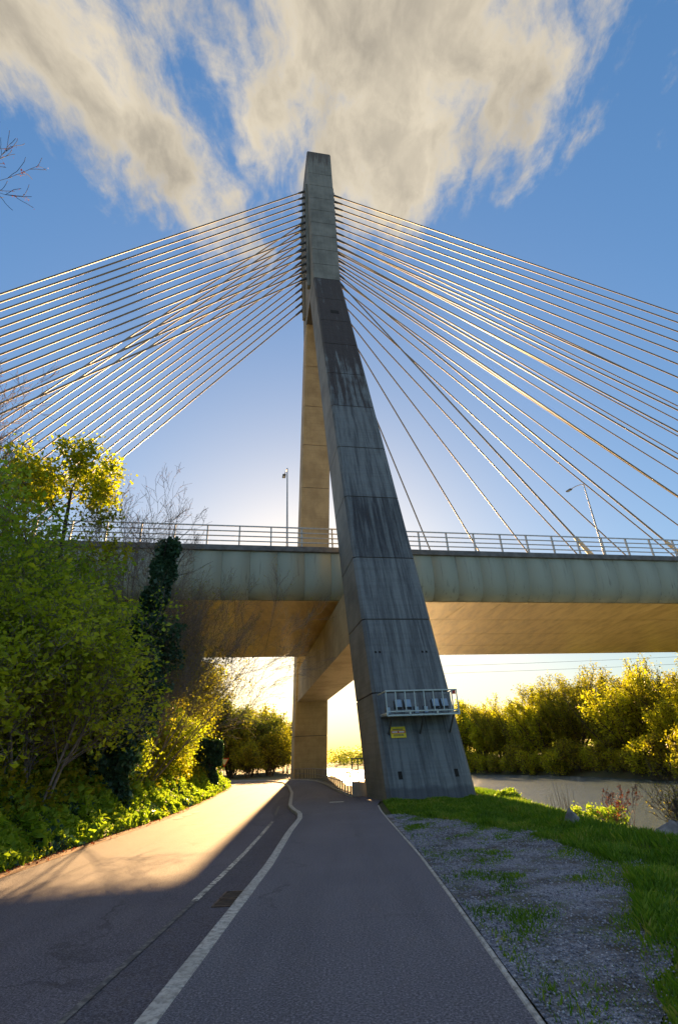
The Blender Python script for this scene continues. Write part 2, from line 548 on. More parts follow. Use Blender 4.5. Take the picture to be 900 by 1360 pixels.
def np_mesh(name, V, F, mat, smooth=False):
    """V (n,3) float array, F (m,k) int array with k = 3 or 4"""
    me = bpy.data.meshes.new(name)
    V = np.asarray(V, np.float32)
    F = np.asarray(F, np.int32)
    k = F.shape[1]
    me.vertices.add(len(V))
    me.vertices.foreach_set('co', V.ravel())
    me.loops.add(F.size)
    me.loops.foreach_set('vertex_index', F.ravel())
    me.polygons.add(len(F))
    me.polygons.foreach_set('loop_start', np.arange(0, F.size, k, dtype=np.int32))
    if smooth:
        me.polygons.foreach_set('use_smooth', np.ones(len(F), bool))
    me.update(calc_edges=True)
    if mat:
        me.materials.append(MATS[mat])
    return me


def empty(name, loc=(0, 0, 0), rotz=0.0, label=None, cat=None, group=None):
    o = bpy.data.objects.new(name, None)
    o.empty_display_size = 0.3
    o.location = loc
    o.rotation_euler = (0, 0, rotz)
    COL.objects.link(o)
    if label:
        tag(o, label, cat, group)
    return o


def tag(o, label=None, cat=None, group=None, kind=None):
    if label:
        o['label'] = label
    if cat:
        o['category'] = cat
    if group:
        o['group'] = group
    if kind:
        o['kind'] = kind
    return o


BOXF = [(0, 3, 2, 1), (4, 5, 6, 7), (0, 1, 5, 4), (1, 2, 6, 5), (2, 3, 7, 6), (3, 0, 4, 7)]


def box_mesh(name, x0, x1, y0, y1, z0, z1, mat, bev=0.0):
    bm = bmesh.new()
    vs = [bm.verts.new(c) for c in ((x0, y0, z0), (x1, y0, z0), (x1, y1, z0), (x0, y1, z0), (x0, y0, z1), (x1, y0, z1), (x1, y1, z1), (x0, y1, z1))]
    for f in BOXF:
        bm.faces.new([vs[i] for i in f])
    if bev > 0:
        bmesh.ops.bevel(bm, geom=bm.edges[:], offset=bev, segments=1, affect='EDGES', profile=0.5)
    me = bpy.data.meshes.new(name)
    bm.to_mesh(me)
    bm.free()
    me.materials.append(MATS[mat])
    return me


def box(name, x0, x1, y0, y1, z0, z1, mat, parent=None, bev=0.0):
    return link(bpy.data.objects.new(name, box_mesh(name, x0, x1, y0, y1, z0, z1, mat, bev)), parent)


def place(name, me, loc, parent=None, rot=(0, 0, 0), scale=(1, 1, 1)):
    o = bpy.data.objects.new(name, me)
    o.location = loc
    o.rotation_euler = rot
    o.scale = scale
    return link(o, parent)


def tubes(P0, P1, R0, R1, n=6):
    """frusta along many segments at once -> V, F(quads)"""
    P0 = np.asarray(P0, float).reshape(-1, 3)
    P1 = np.asarray(P1, float).reshape(-1, 3)
    R0 = np.asarray(R0, float).reshape(-1)
    R1 = np.asarray(R1, float).reshape(-1)
    D = P1 - P0
    L = np.linalg.norm(D, axis=1, keepdims=True)
    D = D / np.maximum(L, 1e-9)
    ref = np.where(np.abs(D[:, 2:3]) > 0.9, np.array([[1.0, 0, 0]]), np.array([[0, 0, 1.0]]))
    A = np.cross(D, ref)
    A /= np.linalg.norm(A, axis=1, keepdims=True)
    B = np.cross(D, A)
    t = np.arange(n) * 2 * np.pi / n
    ring = A[:, None, :] * np.cos(t)[None, :, None] + B[:, None, :] * np.sin(t)[None, :, None]
    V = np.concatenate([P0[:, None, :] + ring * R0[:, None, None], P1[:, None, :] + ring * R1[:, None, None]], 1).reshape(-1, 3)
    k = np.arange(n)
    f = np.stack([k, (k + 1) % n, (k + 1) % n + n, k + n], 1)
    F = (np.arange(len(P0))[:, None, None] * (2 * n) + f[None]).reshape(-1, 4)
    return V, F


def tube_obj(name, P0, P1, r0, r1, mat, parent=None, n=8, caps=True):
    V, F = tubes([P0], [P1], [r0], [r1], n)
    faces = [tuple(map(int, f)) for f in F]
    if caps:
        faces.append(tuple(range(n))[::-1])
        faces.append(tuple(range(n, 2 * n)))
    return mesh_obj(name, V, faces, mat, parent)


def polyline_tube(name, pts, r, mat, parent=None, n=8):
    pts = [Vector(p) for p in pts]
    verts, faces = [], []
    for i, p in enumerate(pts):
        d = (pts[min(i + 1, len(pts) - 1)] - pts[max(i - 1, 0)]).normalized()
        ref = Vector((0, 0, 1)) if abs(d.z) < 0.9 else Vector((1, 0, 0))
        a = d.cross(ref).normalized()
        b = d.cross(a)
        for k in range(n):
            t = 2 * math.pi * k / n
            verts.append(p + (a * math.cos(t) + b * math.sin(t)) * r)
    for i in range(len(pts) - 1):
        for k in range(n):
            faces.append((i * n + k, i * n + (k + 1) % n, (i + 1) * n + (k + 1) % n, (i + 1) * n + k))
    faces.append(tuple(range(n))[::-1])
    faces.append(tuple(range((len(pts) - 1) * n, len(pts) * n)))
    return mesh_obj(name, verts, faces, mat, parent)


def interp(y, pts):
    ys = [p[0] for p in pts]
    xs = [p[1] for p in pts]
    return np.interp(y, ys, xs)


def sstep(a, b, x):
    t = np.clip((x - a) / (b - a), 0, 1)
    return t * t * (3 - 2 * t)


# ------------------------------------------------------------------ plan of the place (metres; camera at the origin)
KERB_R = [(-1.63, -12), (-1.63, 5), (-1.65, 11), (-1.81, 15.7), (-1.85, 19.2), (-2.05, 21.3), (-2.45, 23.0), (-2.85, 25.4), (-3.3, 30), (-3.87, 35.9),
          (-5.3, 47), (-6.9, 57), (-9.2, 64), (-13.2, 70.5), (-20, 77), (-32, 84), (-60, 92)]
ROAD_L = [(-6.9, -12), (-7.0, 5), (-7.08, 11), (-7.3, 15.7), (-7.45, 19.2), (-7.5, 21.3), (-7.6, 23.0), (-7.8, 25.4), (-8.3, 30), (-9.0, 35.9),
          (-10.5, 47), (-12.0, 56), (-14.3, 60.5), (-17.5, 65.5), (-23, 71.5), (-34, 78), (-61, 86)]
PATH_R = [(1.13, -12), (1.14, 5), (1.16, 8), (1.15, 11.2), (1.07, 14.5), (1.0, 17.2), (0.93, 20.5), (0.95, 23.0), (1.2, 25.4), (1.35, 27.9), (1.0, 28.6), (-0.15, 28.9),
          (-1.2, 37), (-2.25, 46.5), (-3.5, 55), (-5.0, 60.5), (-7.7, 66.0), (-11.5, 71.3), (-18.8, 78.6), (-31.4, 85.8), (-60, 93.8)]
XN = [(-80, 7.5), (0, 6.6), (10, 6.2), (13, 5.9), (20, 6.0), (24, 6.6), (29, 6.6), (32, 3.2), (38, 1.0), (46, -0.6), (55, -1.9), (62, -2.0), (74, -2.2), (80, -6), (100, -9), (150, -16), (300, -35), (600, -70), (1500, -170)]
XF = [(-80, 47), (40, 45), (80, 43), (105, 40.5), (137, 31.5), (200, 22), (300, 5), (600, -45), (1500, -150)]
XL = [(p[1], p[0]) for p in ROAD_L]


def terrain(x, y):
    x = np.asarray(x, float)
    y = np.asarray(y, float)
    xn, xf, xl = interp(y, XN), interp(y, XF), interp(y, XL)
    pr = interp(y, [(p[1], p[0]) for p in PATH_R])
    z = np.where(x < pr - 0.02, -0.16, -0.012)
    # wooded bank left of the road
    d = xl - x
    rise = np.where(d > 0, 7.5 * (1 - np.exp(-0.11 * np.maximum(d - 0.5, 0))) + 0.10 * sstep(0.0, 0.5, d), 0)
    z = z + rise * sstep(92, 62, y)
    z = z + 7.0 * sstep(-45, -85, x) * sstep(120, 60, y)
    # river bed and far bank
    z = z - 3.4 * sstep(-0.5, 4.5, x - xn) * np.where(x > xn - 0.6, 1, 0)
    z = np.where(x > xf - 5, z + 2.2 * sstep(-4, 1.5, x - xf) + 2.0 * sstep(1, 30, x - xf), z)
    z = z + 12.0 * sstep(95, 150, x) * sstep(150, 60, y)
    return z


def build_ground():
    xs = np.unique(np.round(np.concatenate([[-3000, -1500, -800, -400, -200, -140, -100, -80], np.arange(-64, -24, 4), np.arange(-24, -10, 1.0), np.arange(-10, 10, 0.25), np.arange(10, 20, 1.0), np.arange(20, 66, 2.0), [70, 80, 95, 110, 125, 150, 200, 300, 500, 900, 1800, 3000]]), 3))
    ys = np.unique(np.round(np.concatenate([[-300, -120, -60, -30, -15], np.arange(-10, 34, 0.5), np.arange(34, 100, 1.0), np.arange(100, 160, 5.0), np.arange(160, 400, 20.0), [450, 500, 600, 800, 1100, 1500, 2200, 3500]]), 3))
    X, Y = np.meshgrid(xs, ys)
    Z = terrain(X, Y)
    rng = np.random.default_rng(3)
    off = (X < interp(Y, XL) - 0.6) | (X > 5.2)
    Z = Z + np.where(off & (np.abs(X) < 60), rng.normal(0, 0.03, X.shape), 0)
    nx = len(xs)
    V = np.stack([X.ravel(), Y.ravel(), Z.ravel()], 1)
    i, j = np.meshgrid(np.arange(nx - 1), np.arange(len(ys) - 1))
    a = (j * nx + i).ravel()
    F = np.stack([a, a + 1, a + 1 + nx, a + nx], 1)
    o = link(bpy.data.objects.new('ground', np_mesh('ground', V, F, 'soil_grass', True)))
    tag(o, 'earth banks and grassy ground beside the road and river', 'ground', kind='structure')
    return o


GROUND = build_ground()


def strip(name, A, B, za, zb, mat, parent=None, label=None, cat=None):
    """sheet between two polylines with the same number of points"""
    V = [(x, y, za) for x, y in A] + [(x, y, zb) for x, y in B]
    n = len(A)
    F = [(i, i + n, i + n + 1, i + 1) for i in range(n - 1)]
    o = mesh_obj(name, V, F, mat, parent)
    if not parent:
        tag(o, label, cat, kind='structure')
    return o


def resample(pl, step):
    pts = [Vector((p[0], p[1], 0)) for p in pl]
    out = [pts[0].copy()]
    carry = 0.0
    for a, b in zip(pts, pts[1:]):
        L = (b - a).length
        t = step - carry
        while t <= L:
            out.append(a + (b - a) * (t / L))
            t += step
        carry = L - (t - step)
    return out


def offset_pl(pl, d):
    pts = [Vector((p[0], p[1], 0)) for p in pl]
    out = []
    for i, p in enumerate(pts):
        t = (pts[min(i + 1, len(pts) - 1)] - pts[max(i - 1, 0)]).normalized()
        out.append((p.x + t.y * d, p.y - t.x * d))
    return out


ROAD = strip('road', ROAD_L, KERB_R, -0.11, -0.105, 'asphalt_road', None, 'grey asphalt road curving left under the bridge', 'road')
# the darker band between the old edge line and the kerb
band_a = [(x - w, y) for (x, y), w in zip(KERB_R[:10], (0.70, 0.70, 0.70, 0.75, 0.85, 0.85, 0.8, 0.7, 0.6, 0.4))]
strip('surface_band', band_a, KERB_R[:10], -0.105, -0.101, 'asphalt_layby', ROAD)
strip('gutter_dirt', offset_pl(ROAD_L[:12], -0.35), offset_pl(ROAD_L[:12], 0.34), -0.085, -0.104, 'gutter_dirt', ROAD)
la = [(-2.34, 8.9), (-2.36, 10.5), (-2.42, 13.0), (-2.56, 16.4), (-2.72, 19.6)]
strip('edge_line', [(x - 0.05, y) for x, y in la], [(x + 0.05, y) for x, y in la], -0.097, -0.097, 'worn_paint', ROAD)
lb = [(-2.31, 2.0), (-2.32, 5.0), (-2.34, 8.9)]
strip('edge_line', [(x - 0.035, y) for x, y in lb], [(x + 0.035, y) for x, y in lb], -0.097, -0.097, 'faded_paint', ROAD)
lc = [(-2.95, 21.9), (-3.15, 24.0), (-3.4, 26.5)]
strip('edge_line', [(x - 0.05, y) for x, y in lc], [(x + 0.05, y) for x, y in lc], -0.097, -0.097, 'faded_paint', ROAD)
for y0 in (22.4, 23.6, 24.9):
    strip('lane_mark', [(-6.95, y0), (-6.98, y0 + 0.75)], [(-6.68, y0 + 0.1), (-6.71, y0 + 0.85)], -0.098, -0.098, 'faded_paint', ROAD)


def path_sheet():
    A = [Vector((x, y, 0)) for x, y in offset_pl(KERB_R, 0.14)]
    # the same number of points on both sides, by relative length
    def at(pl, t):
        pts = [Vector((p[0], p[1])) for p in pl]
        L = [0]
        for a, b in zip(pts, pts[1:]):
            L.append(L[-1] + (b - a).length)
        s = t * L[-1]
        for i in range(len(pts) - 1):
            if s <= L[i + 1] + 1e-9:
                return pts[i].lerp(pts[i + 1], (s - L[i]) / max(L[i + 1] - L[i], 1e-9))
        return pts[-1]
    kl = offset_pl(KERB_R, 0.14)
    # split at the far bend, so that both sides pair up by y before and by length after
    ys = list(np.arange(-12, 60, 1.0)) + [28.6, 28.9, 27.9]
    ys = sorted(set(float(y) for y in ys))
    L = [(float(interp(y, [(p[1], p[0]) for p in kl])), y) for y in ys]
    R = [(float(interp(y, [(p[1], p[0]) for p in PATH_R])), y) for y in ys]
    kt = [p for p in kl if p[1] > 60]
    rt = [p for p in PATH_R if p[1] > 60.2]
    for t in np.linspace(0, 1, 16):
        a, b = at(kt, t), at(rt, t)
        L.append((a.x, a.y))
        R.append((b.x, b.y))
    return strip('path', L, R, 0.0, 0.0, 'asphalt_path', None, 'dark grey asphalt footpath running under the pylon', 'path')


PATH = path_sheet()


def kerb_run(name, pl, width, z0, z1, piece, step, mat, label, cat, rng, gap=0.012):
    """individual stones laid along a polyline, each its own object"""
    root = empty(name, (0, 0, 0), 0.0, label, cat)
    root['kind'] = 'structure'
    pts = resample(pl, step)
    me = box_mesh(piece, -step / 2 + gap / 2, step / 2 - gap / 2, -width, 0, z0, z1, mat, 0.012)
    k = 0
    for a, b in zip(pts, pts[1:]):
        if k >= 110:
            break
        d = b - a
        c = (a + b) / 2
        place(piece, me, (c.x, c.y, rng.uniform(-0.004, 0.004)), root, (0, 0, math.atan2(d.y, d.x)), ((d.length / step) * 1.0, 1, 1))
        k += 1
    return root


rg = random.Random(11)
kerb_run('kerb', KERB_R, 0.17, -0.16, 0.008, 'kerb_stone', 0.915, 'kerb_concrete', 'worn pale concrete kerb between road and footpath', 'kerb', rg)
edge_pl = [p for p in PATH_R if p[1] < 24]
kerb_run('path_edging', edge_pl, 0.055, -0.12, 0.012, 'edging_stone', 0.915, 'kerb_concrete', 'thin pale concrete edging between footpath and gravel', 'edging', rg)
kerb_run('path_edging', [p for p in PATH_R if 28.7 < p[1] < 67], 0.12, -0.12, 0.10, 'edging_stone', 1.2, 'kerb_concrete', 'low concrete upstand under the footpath railing', 'edging', rg)

# river
def build_river():
    ys = [-300, -80, -20, 0, 10, 20, 29, 32, 38, 46, 55, 66, 80, 105, 137, 200, 300, 600, 1500]
    A = [(float(interp(y, XN)) - 0.2, y) for y in ys]
    B = [(float(interp(y, XF)) + 1.0, y) for y in ys]
    strip('river', A, B, -2.5, -2.5, 'river_water', None, 'grey green river reflecting the pale sky', 'river')


build_river()

# gravel bed beside the path
GRAVEL = [(1.2, -4), (1.7, -4), (1.75, 4.2), (2.2, 5.2), (2.9, 6.2), (3.7, 7.6), (4.35, 9.4), (4.2, 11.8), (3.7, 14.2), (2.9, 16.4), (1.8, 18.4), (1.08, 19.0), (1.10, 15), (1.22, 11.2), (1.22, 8)]


def in_poly(x, y, poly):
    c = np.zeros(np.shape(x), bool)
    n = len(poly)
    for i in range(n):
        x1, y1 = poly[i]
        x2, y2 = poly[(i + 1) % n]
        cond = ((y1 > y) != (y2 > y)) & (x < (x2 - x1) * (y - y1) / (y2 - y1 + 1e-12) + x1)
        c ^= cond
    return c


def build_gravel():
    ys = np.arange(-4, 18.9, 0.3)
    A, B = [], []
    rng = np.random.default_rng(5)
    outer = [(-4, 1.8), (4.2, 1.9), (5.2, 2.4), (6.2, 3.1), (7.6, 3.8), (9.4, 4.4), (11.8, 4.2), (14.2, 3.7), (16.4, 2.9), (18.4, 1.8), (19, 1.2)]
    for y in ys:
        l = float(interp(y, [(p[1], p[0]) for p in PATH_R])) + 0.06
        r = max(l + 0.1, float(interp(y, outer)) + rng.normal(0, 0.10))
        A.append((l, y))
        B.append((r, y))
    V, F = [], []
    n = 8
    for (ax_, y), (bx_, _) in zip(A, B):
        for k in range(n):
            x = ax_ + (bx_ - ax_) * k / (n - 1)
            V.append((x, y, 0.006 + 0.014 * math.sin(math.pi * k / (n - 1)) + rng.normal(0, 0.004)))
    for j in range(len(A) - 1):
        for k in range(n - 1):
            a = j * n + k
            F.append((a, a + 1, a + 1 + n, a + n))
    o = mesh_obj('gravel_bed', V, F, 'gravel_bed', None, True)
    tag(o, 'grey gravel patch with weeds beside the footpath', 'gravel', kind='structure')
    # loose stones
    m = 26000
    y = 3.2 + 15.5 * rng.random(m) ** 1.7
    x = rng.uniform(1.2, 4.5, m)
    out_x = interp(y, outer) + rng.normal(0, 0.2, m)
    keep = x < out_x
    x, y = x[keep], y[keep]
    m = len(x)
    s = rng.uniform(0.004, 0.011, m) * (1 + 0.05 * y)
    oc = np.array([(1, 0, 0), (-1, 0, 0), (0, 1, 0), (0, -1, 0), (0, 0, 1), (0, 0, -1)], float)
    R = rng.normal(0, 0.3, (m, 6, 3)) * 0.5 + oc[None]
    V = R * s[:, None, None] * np.array([1.2, 1.0, 0.7])
    ang = rng.uniform(0, 6.28, m)
    ca, sa = np.cos(ang)[:, None], np.sin(ang)[:, None]
    vx = V[:, :, 0] * ca - V[:, :, 1] * sa
    vy = V[:, :, 0] * sa + V[:, :, 1] * ca
    V = np.stack([vx + x[:, None], vy + y[:, None], V[:, :, 2] + 0.02 + 0.3 * s[:, None]], 2).reshape(-1, 3)
    f = np.array([(0, 2, 4), (2, 1, 4), (1, 3, 4), (3, 0, 4), (2, 0, 5), (1, 2, 5), (3, 1, 5), (0, 3, 5)])
    F = (np.arange(m)[:, None, None] * 6 + f[None]).reshape(-1, 3)
    o = link(bpy.data.objects.new('gravel', np_mesh('gravel', V, F, 'gravel_stone')))
    tag(o, 'loose grey stones scattered over the gravel patch', 'gravel', kind='stuff')


build_gravel()

# ------------------------------------------------------------------ the bridge, in its own axes: X along the deck, Y across it (away from the path), Z up
BC = (-1.125, 47.737)
BROT = math.radians(11.114)
BX = Vector((math.cos(BROT), math.sin(BROT), 0))
BY = Vector((-math.sin(BROT), math.cos(BROT), 0))


def bw(b, y, z):
    """bridge axes to world"""
    return Vector((BC[0], BC[1], 0)) + BX * b + BY * y + Vector((0, 0, z))


ZK, HT = 54.594, 84.674
S0, SK, ST = 23.588, 5.457, 3.694
W0, WK, WT = 4.0, 3.36, 3.60
T0, TK = 4.12, 3.55
DECK_Z = 16.142


def leg_dims(z):
    t = z / ZK
    return S0 + (SK - S0) * t, T0 + (TK - T0) * t, W0 + (WK - W0) * t


def chamfer_ring(yo, yi, w, z, ch, inset=0.0):
    """ring of a chamfered rectangle: outer face at y=yo, inner at y=yi"""
    sg = 1 if yi > yo else -1
    yo2, yi2 = yo + sg * inset, yi - sg * inset
    h = w / 2 - inset
    c = ch
    return [(-h + c, yo2, z), (h - c, yo2, z), (h, yo2 + sg * c, z), (h, yi2 - sg * c, z), (h - c, yi2, z), (-h + c, yi2, z), (-h, yi2 - sg * c, z), (-h, yo2 + sg * c, z)]


def loft(name, rings, mat, parent=None):
    n = len(rings[0])
    V = [v for r in rings for v in r]
    F = []
    for i in range(len(rings) - 1):
        for k in range(n):
            F.append((i * n + k, i * n + (k + 1) % n, (i + 1) * n + (k + 1) % n, (i + 1) * n + k))
    F.append(tuple(range(n))[::-1])
    F.append(tuple(range((len(rings) - 1) * n, len(rings) * n)))
    o = mesh_obj(name, V, F, mat, parent)
    bm = bmesh.new()
    bm.from_mesh(o.data)
    bmesh.ops.recalc_face_normals(bm, faces=bm.faces)
    bm.to_mesh(o.data)
    bm.free()
    return o


def build_pylon():
    root = empty('bridge_pylon', (BC[0], BC[1], 0), BROT,
                 'tall weathered concrete bridge pylon with two splayed legs joined into one mast', 'pylon')
    lifts = [-1.2, 4.5, 8.45, 12.6, 17.7, 22.9, 28.2, 33.2, 38.6, 43.6, 48.9, ZK]
    g = 0.035
    for near in (True, False):
        sg = -1 if near else 1
        def ring(z, inset=0.0, ch=0.16):
            s, t, w = leg_dims(z)
            return chamfer_ring(sg * s, sg * (s - t), w, z, ch, inset)
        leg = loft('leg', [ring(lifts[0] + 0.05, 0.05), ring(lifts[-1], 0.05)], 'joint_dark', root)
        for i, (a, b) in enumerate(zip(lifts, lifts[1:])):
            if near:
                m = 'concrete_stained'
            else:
                m = 'concrete_bounce_warm'
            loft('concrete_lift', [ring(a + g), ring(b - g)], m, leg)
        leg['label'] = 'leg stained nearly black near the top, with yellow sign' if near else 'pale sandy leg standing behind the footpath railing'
    # mast
    mz = [ZK, 57.4, 60.4, 63.35, 66.3, 69.25, 72.2, 75.4, 78.6, HT]
    def mring(z, inset=0.0):
        t = (z - ZK) / (HT - ZK)
        s = SK + (ST - SK) * t
        w = WK + (WT - WK) * t
        return chamfer_ring(-s, s, w, z, 0.14, inset)
    mast = loft('mast', [mring(ZK, 0.05), mring(HT - 0.1, 0.05)], 'joint_dark', root)
    for a, b in zip(mz, mz[1:]):
        loft('concrete_lift', [mring(a + g), mring(b - g)], 'concrete_clean', mast)
    # raised strips on both flanks that take the cable ends
    for sx in (-1, 1):
        for sy in (-1, 1):
            x0 = sx * (WK / 2 + 0.02)
            x1 = sx * (WK / 2 + 0.42)
            o = box('cable_anchor_strip', min(x0, x1), max(x0, x1), sy * 2.6 - 0.35, sy * 2.6 + 0.35, 56.2, 77.6, 'concrete_clean', root, 0.05)
            for i in range(14):
                z = 57.9 + 1.42 * i
                box('anchor_plate', min(x1, x1 + sx * 0.09), max(x1, x1 + sx * 0.09), sy * 2.6 - 0.25, sy * 2.6 + 0.25, z - 0.33, z + 0.33, 'steel_dark', o)
    # cross beam under the deck
    zb, zt = 8.2, 11.75
    s_b, t_b, w_b = leg_dims(zb)
    s_t, t_t, w_t = leg_dims(zt)
    ib, it = s_b - t_b + 0.3, s_t - t_t + 0.3
    h = 1.72
    V = [(-h, -ib, zb), (h, -ib, zb), (h, ib, zb), (-h, ib, zb), (-h, -it, zt), (h, -it, zt), (h, it, zt), (-h, it, zt)]
    mesh_obj('cross_beam', V, BOXF, 'concrete_bounce_warm', root)
    for yy in (-7.5, 7.5):
        box('bearing_block', -1.3, 1.3, yy - 0.9, yy + 0.9, zt + 0.002, 12.395, 'concrete_clean', root, 0.04)
    # small things on the outer face of the near leg
    tilt = math.atan((S0 - SK) / ZK)
    def on_face(b, z):
        s, t, w = leg_dims(z)
        return (b, -s, z)
    for b, z, hw, hh in ((-1.29, 0.95, 0.09, 0.16), (1.29, 0.94, 0.09, 0.16)):
        o = box('drain_slot', -hw, hw, -0.012, 0.06, -hh, hh, 'pit_dark', root)
        o.location = on_face(b, z)
        o.rotation_euler = (-tilt, 0, 0)
    pm = box_mesh('bolt_hole', -0.055, 0.055, -0.01, 0.05, -0.055, 0.055, 'pit_dark')
    for b in (-1.5, -1.28, 1.02, 1.24):
        for dz in (0.0,):
            place('bolt_hole', pm, on_face(b, 6.57), root, (-tilt, 0, 0))
    o = box('vent_hole', -0.45, 0.45, -0.02, 0.08, -0.35, 0.35, 'pit_dark', root)
    o.location = on_face(0.1, 45.7)
    o.rotation_euler = (-tilt, 0, 0)
    # darker band at the foot
    return root, on_face, tilt


PYLON, on_face, FACE_TILT = build_pylon()


def build_deck():
    root = empty('bridge_deck', (BC[0], BC[1], 12.4), BROT, 'long pale green box girder deck carried between the pylon legs', 'bridge deck')
    Z = 12.4
    prof = [(-11.95, 3.42), (-12.0, 2.6), (-11.98, 1.75), (-11.88, 1.05), (-11.66, 0.5), (-11.3, 0.17), (-10.9, 0.035)]
    b0, b1 = -150.0, 190.0
    core = prof + [(-y, z) for y, z in prof[::-1]]
    core_in = [(y * 0.9965, z + 0.03 if abs(y) < 11.5 else z) for y, z in core]
    n = len(core_in)
    V = [(b, y, z) for b in (b0, b1) for y, z in core_in]
    F = [(k, (k + 1) % n, (k + 1) % n + n, k + n) for k in range(n)] + [tuple(range(n)), tuple(range(n, 2 * n))[::-1]]
    mesh_obj('girder', V, F, 'joint_dark', root)
    # curved side panels
    step = 2.0
    gp = 0.006

    def side_mesh(sg, length):
        V, F = [], []
        m = len(prof)
        for b in (gp, length - gp):
            for y, z in prof:
                V.append((b, sg * -y if sg > 0 else y, z))
        for b in (gp, length - gp):
            for y, z in prof:
                V.append((b, sg * -y * 0.995 if sg > 0 else y * 0.995, z))
        for k in range(m - 1):
            F.append((k, k + 1, k + 1 + m, k + m))
            F.append((k, 2 * m + k, 2 * m + k + 1, k + 1))
            F.append((m + k, m + k + 1, 3 * m + k + 1, 3 * m + k))
        me = bpy.data.meshes.new('side_panel')
        me.from_pydata(V, [], F)
        me.materials.append(MATS['deck_paint'])
        for p in me.polygons:
            p.use_smooth = True
        bm = bmesh.new()
        bm.from_mesh(me)
        bmesh.ops.recalc_face_normals(bm, faces=bm.faces)
        bm.to_mesh(me)
        bm.free()
        return me
    near_me = side_mesh(-1, step)
    near_long = side_mesh(-1, 60.0)
    far_long = side_mesh(1, 85.0)
    for k in range(37):
        place('side_panel', near_me, (-36 + k * step, 0, 0), root)
    place('side_panel', near_long, (-96, 0, 0), root)
    place('side_panel', near_long, (38, 0, 0), root)
    place('side_panel', near_long, (98, 0, 0), root)
    for k in range(4):
        place('side_panel', far_long, (-150 + 85 * k, 0, 0), root)
    # underside plates
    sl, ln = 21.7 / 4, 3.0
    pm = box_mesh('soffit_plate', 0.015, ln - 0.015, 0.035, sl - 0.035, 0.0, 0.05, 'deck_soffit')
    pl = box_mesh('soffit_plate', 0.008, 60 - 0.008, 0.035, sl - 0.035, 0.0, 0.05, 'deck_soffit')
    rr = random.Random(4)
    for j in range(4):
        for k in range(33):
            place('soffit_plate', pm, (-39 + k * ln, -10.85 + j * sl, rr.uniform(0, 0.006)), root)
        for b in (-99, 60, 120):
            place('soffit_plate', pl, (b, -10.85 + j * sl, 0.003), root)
    # edge beams and road slab
    for sg in (-1, 1):
        a, c = sg * 11.45, sg * 12.12
        box('edge_beam', b0, b1, min(a, c), max(a, c), 3.43, 3.86, 'edge_beam', root, 0.03)
    box('road_slab', b0, b1, -11.44, 11.44, 3.3, 3.62, 'edge_beam', root)
    return root


DECK = build_deck()


def build_railing():
    root = empty('bridge_railing', (BC[0], BC[1], 16.26), BROT, 'pale metal parapet railing along the deck edge above the path', 'railing')
    y = -11.86
    pm = box_mesh('post', -0.055, 0.055, -0.08, 0.08, 0.0, 1.62, 'steel_galv', 0.012)
    bp = box_mesh('base_plate', -0.13, 0.13, -0.13, 0.13, 0.0, 0.03, 'steel_galv')
    k = 0
    b = -13.55 - 2.345 * 14
    while b < 95:
        p = place('post', pm, (b, y, 0), root)
        if -16 < b < 32:
            place('base_plate', bp, (0, 0, 0.001), p)
        b += 2.345
    for z, h in ((1.58, 0.055), (1.16, 0.045), (0.76, 0.045), (0.36, 0.045)):
        box('rail', -130, 170, y - 0.14, y - 0.083, z - h, z + h, 'steel_galv', root, 0.012)
    # the railing of the opposite edge
    root2 = empty('bridge_railing', (BC[0], BC[1], 16.26), BROT, 'metal parapet railing along the far deck edge behind the pylon', 'railing')
    for k in range(60):
        place('post', pm, (-46.4 + 2.345 * k, -y, 0), root2)
    for z, h in ((1.58, 0.055), (1.16, 0.045), (0.76, 0.045), (0.36, 0.045)):
        box('rail', -130, 170, -y + 0.083, -y + 0.14, z - h, z + h, 'steel_galv', root2, 0.012)


build_railing()

ORD = ['topmost', 'second from top', 'third from top', 'fourth from top', 'fifth from top', 'sixth from top', 'seventh from top', 'seventh from bottom',
       'sixth from bottom', 'fifth from bottom', 'fourth from bottom', 'third from bottom', 'second from bottom', 'lowest']


def build_cables():
    for side in (-1, 1):
        for pl in (-1, 1):                    # -1: plane over the near deck edge
            for i in range(14):
                zm = 57.9 + 1.42 * i
                if side < 0:
                    b = -41.4 - 1.52 * i
                else:
                    b = (21.0 + 9.35 * i) if pl < 0 else (18.0 + 8.2 * i + 0.11 * i * i)
                A = bw(b, pl * 11.25, 16.2)
                M = bw(side * (WK / 2 + 0.45), pl * 2.6, zm)
                D = M - A
                if side < 0:
                    D = D
                V, F = tubes([(0, 0, 0)], [tuple(D)], [0.088], [0.088], 8)
                o = mesh_obj('stay_cable', V, [tuple(map(int, f)) for f in F], 'cable_sheath')
                o.data.polygons.foreach_set('use_smooth', [True] * len(o.data.polygons))
                o.location = A
                u = D.normalized()
                tube_obj('anchor_sleeve', (0, 0, 0), tuple(u * 2.4), 0.21, 0.17, 'sleeve_paint', o, 10)
                tube_obj('anchor_socket', tuple(D - u * 1.3), tuple(D), 0.13, 0.17, 'steel_dark', o, 8)
                span = 'over the wooded bank' if side < 0 else 'over the river'
                leg = 'yellow sign leg side' if pl < 0 else 'railing leg side'
                tag(o, 'stay cable %s, %s, %s of fan' % (span, leg, ORD[13 - i]), 'cable', 'stay cables of the bridge')


build_cables()


